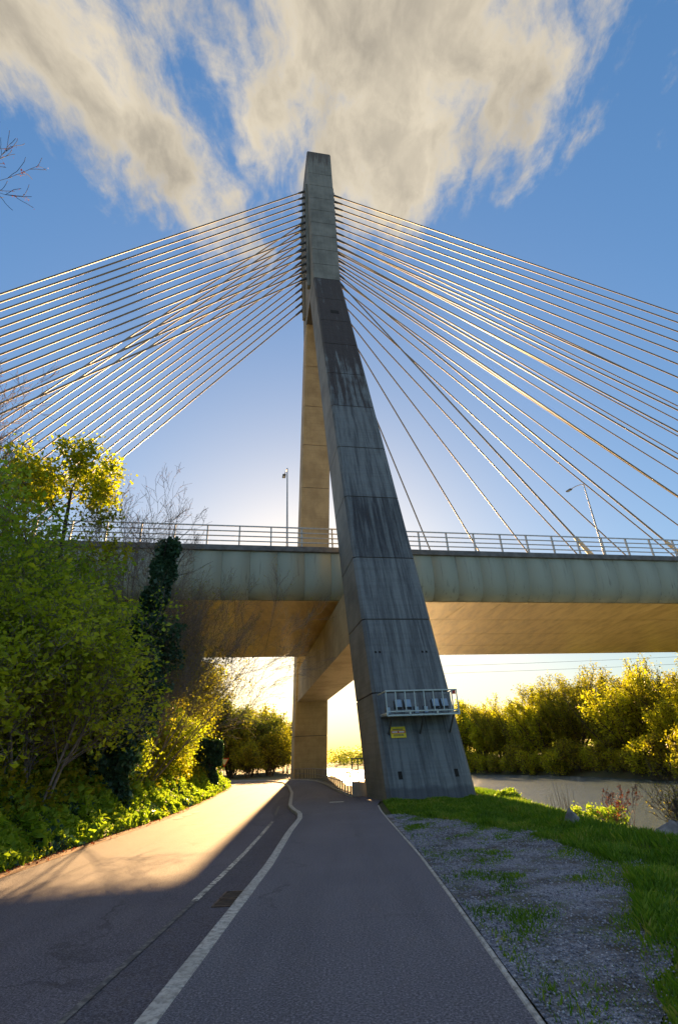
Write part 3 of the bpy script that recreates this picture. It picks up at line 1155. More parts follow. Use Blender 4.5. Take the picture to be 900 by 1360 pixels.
def build_deck_lamps():
    for b, lab in ((22.6, 'slim street lamp on the bridge deck among the river side cables'), (-5.2, 'slim street lamp on the bridge deck between railing and wooded bank')):
        p = bw(b, -10.6, 16.02)
        r = empty('street_lamp', p, BROT, lab, 'street lamp', 'lamps on the bridge deck')
        tube_obj('base', (0, 0, 0), (0, 0, 0.9), 0.11, 0.10, 'steel_galv', r, 10)
        tube_obj('pole', (0, 0, 0.9), (0, 0, 8.0), 0.085, 0.05, 'steel_galv', r, 10)
        polyline_tube('arm', [(0, 0, 7.9), (-0.02, 0.35, 8.12), (-0.05, 1.0, 8.3), (-0.1, 1.7, 8.38)], 0.04, 'steel_galv', r, 8)
        h = box('lamp_head', -0.15, 0.15, -0.36, 0.36, -0.07, 0.07, 'steel_dark', r, 0.04)
        h.location = (-0.12, 2.0, 8.40)
        h.rotation_euler = (math.radians(6), 0, 0)
        g = box('lens', -0.11, 0.11, -0.25, 0.25, -0.085, -0.071, 'lamp_glass', h)


build_deck_lamps()


def build_cage():
    s, t, w = leg_dims(3.45)
    wy = -s
    r = empty('floodlight_platform', bw(-0.05, wy, 3.37), BROT, 'pale blue steel cage platform bolted across the stained pylon leg', 'platform')
    x0, x1 = -1.72, 1.74
    yo = -1.18            # outer edge, relative to the leg face
    H = 1.05
    # bottom frame with two long slots
    box('floor_plate', x0, x1, yo + 0.06, 0.05, 0.0, 0.025, 'cage_paint', r)
    for z in (-0.06, 0.115):
        box('floor_beam', x0, x1, yo - 0.03, yo + 0.03, z, z + 0.055, 'cage_paint', r, 0.008)
    for x in (x0 + 0.03, -0.62, 0.68, x1 - 0.03):
        box('floor_post', x - 0.045, x + 0.045, yo - 0.028, yo + 0.028, -0.004, 0.114, 'cage_paint', r)
    for x in (x0 + 0.03, x1 - 0.03):
        box('side_beam', x - 0.03, x + 0.03, yo + 0.031, 0.22, 0.03, 0.12, 'cage_paint', r, 0.008)
        box('side_rail', x - 0.025, x + 0.025, yo + 0.031, 0.5, H - 0.055, H - 0.005, 'cage_paint', r, 0.008)
    box('top_rail', x0, x1, yo - 0.03, yo + 0.03, H - 0.06, H, 'cage_paint', r, 0.01)
    nb = 8
    xs = [x0 + 0.03 + (3.22 - 0.06) * k / 7 for k in range(8)] + [x1 - 0.03]
    for x in xs:
        box('upright', x - 0.022, x + 0.022, yo - 0.022, yo + 0.022, 0.171, H - 0.061, 'cage_paint', r)
    box('upright', x1 - 0.052, x1 - 0.008, -0.35, -0.306, 0.121, H - 0.056, 'cage_paint', r)
    box('red_tape', x1 - 0.24, x1 - 0.06, yo + 0.031, yo + 0.04, H - 0.22, H - 0.07, 'sign_red', r)
    for x in (-1.45, 0.05, 1.5):
        tube_obj('bracket', (x, yo + 0.12, -0.02), (x, -0.10 - 0.14, -0.78), 0.045, 0.045, 'steel_dark', r, 8)
        box('bracket_plate', x - 0.1, x + 0.1, -0.27, -0.21, -0.88, -0.68, 'steel_dark', r)
    # floodlights standing on the platform
    labs = ['floodlight in the second bay of the steel cage', 'floodlight in the third bay of the steel cage', 'floodlight in the sixth bay of the steel cage', 'floodlight in the seventh bay of the steel cage']
    for bay, lab in zip((1, 2, 5, 6), labs):
        x = (xs[bay] + xs[bay + 1]) / 2
        q = bw(-0.05 + x, wy + yo + 0.55, 3.37 + 0.026)
        f = empty('floodlight', q, BROT, 'boxy blue glazed ' + lab, 'floodlight', 'floodlights on the pylon platform')
        box('base', -0.13, 0.13, -0.1, 0.1, 0, 0.03, 'lamp_body', f)
        for sx in (-1, 1):
            box('yoke_arm', sx * 0.183 - 0.01, sx * 0.183 + 0.01, -0.03, 0.03, 0.0305, 0.42, 'lamp_body', f)
        box('yoke_bar', -0.17, 0.17, -0.03, 0.03, 0.031, 0.06, 'lamp_body', f)
        hd = box('housing', -0.17, 0.17, -0.11, 0.11, -0.2, 0.2, 'lamp_body', f, 0.02)
        hd.location = (0, 0, 0.46)
        hd.rotation_euler = (math.radians(-20), 0, 0)
        box('glass', -0.15, 0.15, -0.125, -0.111, -0.175, 0.175, 'lamp_glass', hd)
    for bay, lab in zip((0, 3, 4), ('first', 'fourth', 'fifth')):
        x = xs[bay] + 0.14
        q = bw(-0.05 + x, wy + yo + 0.4, 3.37 + 0.026)
        f = empty('floodlight', q, BROT, 'small low floodlight in the %s bay of the steel cage' % lab, 'floodlight', 'floodlights on the pylon platform')
        box('base', -0.10, 0.10, -0.1, 0.1, 0, 0.03, 'lamp_body', f)
        hd = box('housing', -0.11, 0.11, -0.08, 0.08, 0.031, 0.36, 'lamp_body', f, 0.015)
        box('glass', -0.09, 0.09, -0.095, -0.081, 0.06, 0.33, 'lamp_glass', hd)
    # warning sign fixed to the leg
    p = Vector(on_face(-1.06, 2.68))
    sgn = empty('warning_sign', bw(p.x, p.y, p.z), 0, 'yellow rectangular warning sign with a red band on the pylon leg', 'sign')
    sgn.rotation_euler = (Matrix.Rotation(BROT, 3, 'Z') @ Matrix.Rotation(-FACE_TILT, 3, 'X')).to_euler()
    pl = box('plate', -0.36, 0.36, -0.05, -0.03, -0.25, 0.25, 'sign_yellow', sgn, 0.004)
    bd = box('red_band', -0.33, 0.33, -0.056, -0.0501, -0.05, 0.07, 'sign_red', pl)
    for a, b2 in ((-0.29, -0.03), (0.03, 0.28)):
        box('white_lettering', a, b2, -0.060, -0.0561, -0.022, 0.038, 'sign_white', bd)
    for z, h in ((0.13, 0.022), (-0.11, 0.014), (-0.16, 0.014)):
        box('small_print', -0.24, 0.24, -0.0535, -0.0501, z - h, z + h, 'rail_paint', pl)
    for x in (-0.31, 0.31):
        for z in (-0.2, 0.2):
            box('fixing', x - 0.02, x + 0.02, -0.03, 0.0, z - 0.02, z + 0.02, 'steel_dark', sgn)


build_cage()


# ------------------------------------------------------------------ things beside the path
def build_path_railing():
    r = empty('path_railing', (-0.2, 28.9, 0), 0, 'brown metal railing along the footpath between the pylon legs', 'railing')
    pl = [(x, y) for x, y in PATH_R if 28.8 < y < 66.1]
    pts = resample(offset_pl(pl, 0.06), 1.25)
    o = Vector((-0.2, 28.9, 0))
    pm = box_mesh('post', -0.032, 0.032, -0.032, 0.032, 0.09, 1.06, 'rail_paint')
    bm_ = box_mesh('baluster', -0.012, 0.012, -0.012, 0.012, 0.16, 0.96, 'rail_paint')
    for i, p in enumerate(pts):
        d = (pts[min(i + 1, len(pts) - 1)] - pts[max(i - 1, 0)]).normalized()
        a = math.atan2(d.y, d.x)
        po = place('post', pm, p - o, r, (0, 0, a))
    for z, rad in ((1.08, 0.034), (0.60, 0.026), (0.17, 0.024)):
        polyline_tube('rail', [(p.x - o.x, p.y - o.y, z) for p in pts], rad, 'rail_paint', r, 6)


build_path_railing()


def build_steps():
    s = empty('access_steps', (0.75, 29.2, 0), BROT * 0, 'short flight of grey concrete steps against the pylon leg', 'steps')
    # landing block with steps climbing from the right side towards it
    box('landing', -0.78, -0.05, -0.45, 1.1, 0.0, 0.62, 'concrete_low', s, 0.02)
    for k in range(3):
        box('step', -0.045 + 0.27 * k, -0.05 + 0.27 * (k + 1), -0.45, 0.55, 0.0, 0.62 - 0.155 * (k + 1), 'concrete_low', s, 0.015)
    h = empty('handrail', (0.75, 29.2, 0.62), 0, 'thin steel handrail frame on top of the concrete steps', 'handrail')
    for x in (-0.72, -0.42, -0.1):
        box('post', x - 0.03, x + 0.03, -0.43, -0.37, 0.0, 1.06, 'rail_paint', h)
    for x in (-0.72,):
        box('post', x - 0.02, x + 0.02, 0.98, 1.02, 0.0, 1.06, 'rail_paint', h)
    box('top_rail', -0.78, 0.35, -0.43, -0.37, 1.061, 1.12, 'rail_paint', h)
    box('mid_rail', -0.689, -0.451, -0.415, -0.385, 0.55, 0.60, 'rail_paint', h)
    box('side_rail', -0.75, -0.69, -0.369, 1.02, 1.061, 1.10, 'rail_paint', h)
    c = box('access_cover', -0.32, 0.32, -0.26, 0.26, 0.002, 0.008, 'pale_cover', None)
    c.location = (-0.73, 25.7, 0)
    tag(c, 'pale rectangular cover plate set flush in the footpath', 'cover plate')
    for (x, y, lab) in ((-1.83, 8.68, 'rusty iron road gully grate at the kerb, beside the dark wet patch'), (-1.83, 9.16, 'rusty iron road gully grate at the kerb, second along the kerb')):
        g = empty('gully_grate', (x, y, -0.098), 0, lab, 'drain grate', 'gully grates by the kerb')
        g.scale = (0.72, 0.72, 1.0)
        box('pit', -0.20, 0.20, -0.26, 0.26, -0.004, 0.001, 'pit_dark', g)
        for sx in (-1, 1):
            box('frame_bar', sx * 0.215 - 0.02, sx * 0.215 + 0.02, -0.29, 0.29, -0.004, 0.010, 'grate_iron', g)
            box('frame_bar', -0.194, 0.194, sx * 0.27 - 0.02, sx * 0.27 + 0.02, -0.004, 0.010, 'grate_iron', g)
        for k in range(6):
            yy = -0.20 + 0.08 * k
            box('grate_bar', -0.194, 0.194, yy - 0.011, yy + 0.011, 0.0015, 0.004, 'grate_iron', g)
    # yield sign at the bend
    z = float(terrain(-13.0, 57.5))
    y = empty('yield_sign', (-13.0, 57.5, z), 0, 'small triangular white road sign with red border at the bend', 'road sign')
    tube_obj('pole', (0, 0, -0.2), (0, 0, 2.2), 0.04, 0.04, 'steel_galv', y, 8)
    V = [(-0.5, -0.06, 2.55), (0.5, -0.06, 2.55), (0, -0.06, 1.7), (-0.5, -0.045, 2.55), (0.5, -0.045, 2.55), (0, -0.045, 1.7)]
    F = [(0, 2, 1), (3, 4, 5), (0, 1, 4, 3), (1, 2, 5, 4), (2, 0, 3, 5)]
    pl = mesh_obj('plate', V, F, 'sign_red', y)
    V2 = [(-0.34, -0.064, 2.46), (0.34, -0.064, 2.46), (0, -0.064, 1.88), (-0.34, -0.0605, 2.46), (0.34, -0.0605, 2.46), (0, -0.0605, 1.88)]
    mesh_obj('white_face', V2, F, 'sign_white', pl)


build_steps()


def build_wires():
    for k, (z0, z1, lab) in enumerate(((34, 31, 'upper thin overhead wire crossing the sky above the far willows'), (31.2, 28.6, 'lower thin overhead wire crossing the sky above the far willows'))):
        pts = [(10 + 30 * i - 0, 205 - 3.0 * i, z0 + (z1 - z0) * i / 8 - 1.6 * math.sin(math.pi * i / 8)) for i in range(9)]
        o = polyline_tube('overhead_wire', pts, 0.05, 'steel_dark', None, 5)
        tag(o, lab, 'wire', 'overhead wires')
    for x, y, lab in ((10, 205, 'timber pole carrying the overhead wires, beyond the pylon'), (250, 181, 'timber pole carrying the overhead wires, beyond the willows')):
        z = float(terrain(x, y))
        r = empty('utility_pole', (x, y, z), 0, lab, 'utility pole', 'utility poles')
        tube_obj('pole', (0, 0, -1), (0, 0, 35.5 - z if x < 100 else 32.5 - z), 0.22, 0.14, 'bark_brown', r, 8)
        box('cross_arm', -0.08, 0.08, -0.9, 0.9, (34.2 if x < 100 else 31.2) - z, (34.4 if x < 100 else 31.4) - z, 'bark_brown', r)


build_wires()


# ------------------------------------------------------------------ plants
def rnd_unit(rng, n):
    v = rng.normal(size=(n, 3))
    return v / np.linalg.norm(v, axis=1, keepdims=True)


def leaf_quads(P, size, rng, aspect=0.55, up=0.3, droop=0.0):
    """one folded leaf (a diamond of two triangles as one quad) at every point"""
    n = len(P)
    a = rnd_unit(rng, n)
    a[:, 2] = a[:, 2] * 0.8 - droop
    a /= np.linalg.norm(a, axis=1, keepdims=True)
    nrm = rnd_unit(rng, n) + np.array([0, 0, up])
    b = np.cross(nrm, a)
    b /= np.maximum(np.linalg.norm(b, axis=1, keepdims=True), 1e-6)
    s = size * np.clip(rng.lognormal(-0.05, 0.38, (n, 1)), 0.4, 2.0)
    fold = np.cross(a, b) * s * 0.12
    V = np.stack([P - a * s * 0.5, P + b * s * aspect * 0.5 + fold, P + a * s * 0.5, P - b * s * aspect * 0.5 + fold], 1).reshape(-1, 3)
    F = np.arange(4 * n).reshape(n, 4)
    return V, F


class Skel:
    def __init__(self, seed):
        self.rng = np.random.default_rng(seed)
        self.seg = []
        self.tips = []

    def branch(self, p, d, L, r, lev, prm):
        rng = self.rng
        n = prm['n'][lev]
        last = lev == len(prm['n']) - 1
        d = d / np.linalg.norm(d)
        for i in range(n):
            d = d + rng.normal(0, prm['wob'][lev], 3) + np.array([0, 0, prm['up'][lev]]) + np.array(prm.get('lean', (0, 0, 0))) * (0.5 if lev else 0.0)
            d = d / np.linalg.norm(d)
            q = p + d * (L / n)
            r1 = r * (1 - prm['taper'][lev] * (i + 1) / n)
            self.seg.append((p, q, r * (1 - prm['taper'][lev] * i / n), r1, lev))
            t = (i + 1) / n
            if not last and t >= prm['start'][lev]:
                k = prm['kids'][lev]
                k = int(k) + (rng.random() < k - int(k))
                for _ in range(k):
                    ref = rnd_unit(rng, 1)[0]
                    side = np.cross(d, ref)
                    side /= np.linalg.norm(side)
                    ang = math.radians(prm['ang'][lev]) * rng.uniform(0.7, 1.3)
                    cd = d * math.cos(ang) + side * math.sin(ang)
                    cl = L * prm['len'][lev] * rng.uniform(0.65, 1.2) * (1.15 - 0.5 * t)
                    self.branch(q, cd, cl, max(r1 * prm['rad'][lev], 0.004), lev + 1, prm)
            if last or lev == len(prm['n']) - 2 and t > 0.6:
                self.tips.append(q)
            p = q
        self.tips.append(p)

    def wood(self, name, mat, rmin=0.0, sides=(7, 5, 4, 3, 3, 3)):
        Vs, Fs, off = [], [], 0
        levs = sorted(set(s[4] for s in self.seg))
        for lv in levs:
            S = [s for s in self.seg if s[4] == lv]
            V, F = tubes([s[0] for s in S], [s[1] for s in S], [max(s[2], rmin) for s in S], [max(s[3], rmin) for s in S], sides[min(lv, 5)])
            Vs.append(V)
            Fs.append(F + off)
            off += len(V)
        return np_mesh(name, np.concatenate(Vs), np.concatenate(Fs), mat, True)

    def leaves(self, name, mat, per, spread, size, aspect=0.55, up=0.3, zmin=None, maxn=None, droop=0.0, frac=1.0):
        tips = np.array(self.tips)
        if frac < 1:
            tips = tips[self.rng.random(len(tips)) < frac]
        cnt = np.clip(self.rng.gamma(1.1, per / 1.1, len(tips)), 0, per * 4).astype(int)
        P = np.repeat(tips, cnt, axis=0)
        P = P + self.rng.normal(0, spread, P.shape)
        if zmin is not None:
            P = P[P[:, 2] > zmin]
        if maxn and len(P) > maxn:
            P = P[self.rng.permutation(len(P))[:maxn]]
        V, F = leaf_quads(P, size, self.rng, aspect, up, droop)
        return np_mesh(name, V, F, mat)


def tree_thing(name, loc, trunk_me, crown_me, label, cat, group=None, rot=0.0, scale=1.0, crown_name='crown'):
    r = empty(name, loc, rot, label, cat, group)
    r.scale = (scale, scale, scale) if not isinstance(scale, tuple) else scale
    place('trunk', trunk_me, (0, 0, 0), r)
    if crown_me is not None:
        place(crown_name, crown_me, (0, 0, 0), r)
    return r


def tz(x, y, sink=0.15):
    return float(terrain(x, y)) - sink


PR_SHRUB = dict(n=[4, 5, 4, 3], wob=[0.10, 0.14, 0.18, 0.2], up=[0.05, 0.06, 0.04, 0.02], taper=[0.6, 0.7, 0.7, 0.8], start=[0.2, 0.25, 0.3], kids=[3, 2.2, 1.8], ang=[42, 45, 45], len=[0.62, 0.55, 0.5], rad=[0.5, 0.55, 0.6])
PR_TREE = dict(n=[6, 6, 5, 4], wob=[0.06, 0.13, 0.16, 0.2], up=[0.05, 0.06, 0.03, 0.0], taper=[0.6, 0.75, 0.8, 0.8], start=[0.42, 0.3, 0.3], kids=[2.4, 1.8, 1.6], ang=[48, 42, 45], len=[0.62, 0.5, 0.5], rad=[0.45, 0.5, 0.55])
PR_BARE = dict(n=[7, 6, 6, 5], wob=[0.05, 0.10, 0.12, 0.14], up=[0.05, 0.10, 0.08, 0.05], taper=[0.75, 0.8, 0.8, 0.8], start=[0.3, 0.2, 0.2], kids=[1.8, 1.7, 1.6], ang=[34, 32, 34], len=[0.55, 0.5, 0.5], rad=[0.45, 0.5, 0.55])
PR_WILLOW = dict(n=[4, 8, 6, 5], wob=[0.05, 0.06, 0.09, 0.12], up=[0.02, 0.05, 0.13, 0.10], taper=[0.35, 0.75, 0.8, 0.8], start=[0.25, 0.18, 0.15], kids=[2.6, 1.7, 1.9], ang=[30, 27, 32], len=[3.0, 0.34, 0.40], rad=[0.5, 0.42, 0.5])
UPV = np.array([0.0, 0.0, 1.0])


def multi_stem(sk, n, L, r, prm, fan=0.5, spread=0.5, lean=(0, 0, 0)):
    for k in range(n):
        a = sk.rng.uniform(0, 6.28)
        d = UPV + np.array([math.cos(a), math.sin(a), 0]) * fan * sk.rng.uniform(0.2, 1.0) + np.array(lean)
        p = np.array([math.cos(a), math.sin(a), 0]) * spread * sk.rng.random()
        sk.branch(p, d, L * sk.rng.uniform(0.7, 1.1), r * sk.rng.uniform(0.7, 1.1), 0, prm)


def left_bank_plants():
    # leafy shrubs of the near thicket: (x, y, height, leaf, label)
    spec = [
        (-9.9, 13.2, 5.6, 'leaf_spring', 'tall light green leafy shrub on the bank, farthest from the bridge'),
        (-9.3, 16.3, 6.8, 'leaf_spring', 'tall light green leafy shrub just before the ivy clad trunk'),
        (-11.2, 15.2, 8.0, 'leaf_spring', 'tall light green leafy shrub higher up the bank'),
        (-10.6, 19.2, 7.6, 'leaf_fresh', 'dense green leafy shrub beneath the yellow leaved tree'),
        (-12.8, 18.0, 8.4, 'leaf_fresh', 'dense green leafy shrub high on the bank behind the thicket'),
        (-13.6, 14.6, 9.0, 'leaf_fresh', 'tall dark green leafy shrub beside the bare twiggy treetop'),
        (-9.1, 10.6, 4.2, 'leaf_spring', 'low light green leafy shrub nearest the roadside grass'),
        (-10.0, 25.0, 3.2, 'leaf_spring', 'low sunlit shrub at the foot of the bare bushes'),
        (-10.6, 28.8, 3.6, 'leaf_maple', 'low golden shrub on the sunny verge under the deck'),
        (-11.2, 33.0, 4.0, 'leaf_spring', 'low sunlit yellow green shrub on the verge before the ivy stump'),
        (-9.7, 21.8, 2.8, 'leaf_spring', 'low sunlit shrub at the foot of the ivy clad trunk'),
    ]
    for i, (x, y, h, lf, lab) in enumerate(spec):
        sk = Skel(100 + i)
        multi_stem(sk, 8, h * 0.62, 0.05, PR_SHRUB, 0.5, 0.8)
        me = sk.wood('trunk', 'bark_grey', 0.006)
        cr = sk.leaves('crown', lf, 5, 0.22, 0.14, 0.6, 0.6, 0.3, 15000)
        tree_thing('leafy_shrub', (x, y, tz(x, y)), me, cr, lab, 'shrub', 'shrubs on the wooded bank')
    # yellow leaved tree standing above the thicket
    sk = Skel(7)
    x, y = -12.4, 20.5
    b = tz(x, y)
    prm = dict(PR_TREE, start=[0.55, 0.2, 0.2], kids=[3.6, 2.2, 1.8], ang=[66, 45, 45], len=[0.42, 0.55, 0.5])
    sk.branch(np.array([0, 0, 0.0]), np.array([0.02, 0, 1.0]), 11.2, 0.17, 0, prm)
    tree_thing('maple_tree', (x, y, b), sk.wood('trunk', 'bark_dark', 0.007), sk.leaves('crown', 'leaf_maple', 6, 0.24, 0.15, 0.8, 0.5, 5.0, 12000), 'young tree with yellow spring leaves standing above the bridge railing', 'tree')
    # trunk wrapped in dark ivy
    x, y = -8.8, 20.6
    b = tz(x, y)
    sk = Skel(21)
    sk.branch(np.array([0, 0, 0.0]), np.array([0.04, 0.0, 1.0]), 10.6, 0.2, 0, dict(PR_BARE, n=[8, 5, 4, 3], start=[0.75, 0.3, 0.3], kids=[2, 1.6, 1.4], ang=[28, 30, 30], len=[0.4, 0.5, 0.5]))
    rng = np.random.default_rng(22)
    stem = [s for s in sk.seg if s[4] == 0]
    P = []
    for k, s in enumerate(stem):
        n = 3600
        t = rng.random((n, 1))
        base = np.array(s[0]) * (1 - t) + np.array(s[1]) * t
        w = (0.6, 0.75, 1.25, 1.5, 1.35, 0.95, 0.7, 0.42)[k] * (1.05 - 0.05 * k) + 0.25 * math.sin(k * 2.1)
        a = rng.uniform(0, 6.28, (n, 1))
        lump = 0.75 + 0.35 * np.sin(3 * a + 2.2 * base[:, 2:3]) + 0.2 * np.sin(5 * base[:, 2:3])
        rad = w * lump * np.sqrt(rng.uniform(0.15, 1, (n, 1)))
        P.append(base + np.concatenate([np.cos(a) * rad, np.sin(a) * rad, rng.normal(0, 0.15, (n, 1))], 1))
    P = np.concatenate(P)
    V, F = leaf_quads(P, 0.15, rng, 0.85, 0.4, 0.3)
    tree_thing('ivy_clad_tree', (x, y, b), sk.wood('trunk', 'bark_dark', 0.006), np_mesh('ivy', V, F, 'leaf_ivy'), 'upright trunk wrapped in dark green ivy in front of the deck', 'tree', crown_name='ivy')
    # bare bush fanning over the road under the deck
    for i, (x, y, L, lean, lab) in enumerate(((-9.2, 23.4, 7.0, (0.45, 0.1, 0), 'bare brown twiggy bush leaning over the road below the deck'),
                                              (-9.6, 26.0, 7.6, (0.5, 0.05, 0), 'bare brown twiggy bush under the deck, behind the ivy trunk'),
                                              (-10.0, 21.6, 8.0, (0.15, 0.0, 0), 'bare grey twiggy bush standing behind the ivy trunk'))):
        sk = Skel(40 + i)
        multi_stem(sk, 6, L, 0.035, dict(PR_BARE, n=[6, 6, 5, 4], lean=(0.03, 0, 0.0), kids=[1.6, 1.7, 1.6], start=[0.2, 0.2, 0.2]), 0.55, 0.4, lean)
        tree_thing('bare_bush', (x, y, tz(x, y)), sk.wood('trunk', 'bark_grey', 0.0045), sk.leaves('buds', 'leaf_olive', 1, 0.05, 0.05, 0.6, 0.3, 0.5, 2500, 0, 0.5), lab, 'bush', 'bare bushes on the bank', crown_name='buds')
    # bare trees
    for i, (x, y, L, r, lab) in enumerate(((-10.3, 25.6, 12.0, 0.11, 'slender bare tree rising above the bridge railing'),
                                           (-15.4, 18.2, 11.2, 0.12, 'bare twiggy tree beyond the yellow leaved tree'),
                                           (-17.0, 21.0, 11.0, 0.12, 'bare twiggy tree far up the bank'))):
        sk = Skel(60 + i)
        for k in range(3):
            a = sk.rng.uniform(0, 6.28)
            sk.branch(np.array([0.1 * math.cos(a), 0.1 * math.sin(a), 0]), np.array([0.14 * math.cos(a), 0.14 * math.sin(a), 1.0]), L * sk.rng.uniform(0.85, 1.0), r, 0, dict(PR_BARE, start=[0.45, 0.2, 0.2]))
        tree_thing('bare_tree', (x, y, tz(x, y)), sk.wood('trunk', 'bark_grey', 0.008), sk.leaves('buds', 'leaf_rust', 1, 0.04, 0.04, 0.6, 0.3, 2, 1500, 0, 0.4), lab, 'tree', 'bare trees on the bank', crown_name='buds')
    # overhanging bare tree that only shows its twig ends
    sk = Skel(77)
    x, y = -12.7, 6.4
    sk.branch(np.array([0, 0, 0.0]), np.array([0.02, 0.0, 1.0]), 20.0, 0.28, 0, dict(PR_BARE, start=[0.35, 0.2, 0.2], ang=[46, 34, 34], len=[0.30, 0.5, 0.5]))
    tree_thing('bare_tree', (x, y, tz(x, y)), sk.wood('trunk', 'bark_dark', 0.008), sk.leaves('buds', 'leaf_rust', 2, 0.04, 0.05, 0.6, 0.3, 2, 1500, 0, 0.5), 'tall bare tree on the bank whose budding twig ends reach into the open sky', 'tree', 'bare trees on the bank', crown_name='buds')
    # thickets of the sunny bank beyond the deck shadow
    spec = [
        (-12.4, 29.5, 5.4, 'leaf_olive', 'golden green shrub beside the sunlit road, just under the deck'),
        (-13.6, 33.5, 7.4, 'leaf_olive', 'golden green bushy tree under the bridge deck'),
        (-13.6, 38.0, 7.6, 'leaf_maple', 'sunlit golden bushy tree leaning to the road under the bridge'),
        (-15.2, 43.0, 10.4, 'leaf_olive', 'tall golden green tree behind the ivy covered stump'),
        (-15.6, 48.5, 10.8, 'leaf_maple', 'tall sunlit yellow tree beside the bend'),
        (-17.2, 54.0, 12.0, 'leaf_olive', 'tall dense golden green tree at the bend'),
        (-19.8, 60.0, 11.6, 'leaf_maple', 'yellow leaved tree behind the triangular sign'),
        (-16.6, 36.5, 10.8, 'leaf_olive', 'tall golden green tree up the bank under the deck'),
        (-14.0, 28.5, 7.6, 'leaf_fresh', 'green bushy tree up the bank in the deck shadow'),
    ]
    for i, (x, y, h, lf, lab) in enumerate(spec):
        sk = Skel(200 + i)
        multi_stem(sk, 6, h * 0.66, 0.08, PR_SHRUB, 0.45, 0.7)
        me = sk.wood('trunk', 'bark_brown', 0.010)
        cr = sk.leaves('crown', lf, 7, 0.30, 0.17, 0.65, 0.4, 0.3, 16000)
        tree_thing('bushy_tree', (x, y, tz(x, y)), me, cr, lab, 'tree', 'trees of the sunny bank')
    # ivy covered stump by the road
    x, y = -11.2, 44.2
    b = tz(x, y)
    rng = np.random.default_rng(9)
    n = 9000
    u = rnd_unit(rng, n)
    rad = 1.05 + 0.22 * np.sin(5 * u[:, 0] + 1.0) * np.cos(4 * u[:, 2]) - 0.25 * np.abs(rng.normal(0, 0.4, n))
    P = u * rad[:, None] * np.array([1.05, 1.0, 1.25])
    up = rng.random(n) < 0.6
    P[:, 2] = np.where(up, P[:, 2] * 0.8 + 2.4, rng.uniform(0.0, 2.4, n))
    P[:, :2] *= np.where(up[:, None], 1.0, 0.62 + 0.12 * np.sin(3 * P[:, 2:3]))
    V, F = leaf_quads(P, 0.17, rng, 0.85, 0.3, 0.4)
    sk = Skel(10)
    sk.branch(np.array([0, 0, 0.0]), np.array([0, 0, 1.0]), 2.8, 0.6, 0, dict(PR_BARE, n=[4, 3, 3, 2], taper=[0.2, 0.7, 0.8, 0.8], wob=[0.02, 0.1, 0.1, 0.1], start=[0.9, 0.5, 0.5], kids=[2, 1, 1], len=[0.25, 0.4, 0.4]))
    tree_thing('ivy_covered_stump', (x, y, b), sk.wood('trunk', 'bark_dark'), np_mesh('ivy', V, F, 'leaf_ivy'), 'short rounded stump smothered in dark ivy at the roadside', 'stump', crown_name='ivy')
    # trees beyond the bend, between the bank and the pale leg
    spec = [(-25, 92, 9.0), (-21.5, 100, 10.5), (-19.0, 112, 10.5), (-24.5, 118, 12.0), (-30, 104, 12.0), (-18.0, 128, 9.5), (-26, 140, 13.0), (-17.0, 96, 5.0), (-21, 152, 11.0), (-15.5, 84, 4.8), (-14.0, 96, 8.6), (-15.5, 106, 9.8), (-12.6, 89, 6.2), (-23.0, 88, 11.5), (-13.8, 116, 8.8), (-19.5, 90, 9.0)]
    var = []
    for i in range(3):
        sk = Skel(300 + i)
        multi_stem(sk, 5, 6.8, 0.12, PR_SHRUB, 0.38, 0.6)
        var.append((sk.wood('trunk', 'bark_brown', 0.02), sk.leaves('crown', ['leaf_olive', 'leaf_far', 'leaf_olive'][i], 6, 0.35, 0.30, 0.65, 0.4, 0.2, 11000)))
    for i, (x, y, h) in enumerate(spec):
        t, c = var[i % 3]
        tree_thing('bushy_tree', (x, y, tz(x, y)), t, c, 'hazy green tree beyond the bend, beside the pale pylon leg', 'tree', 'trees beyond the bend', 1.3 * i, h / 9.0)


left_bank_plants()


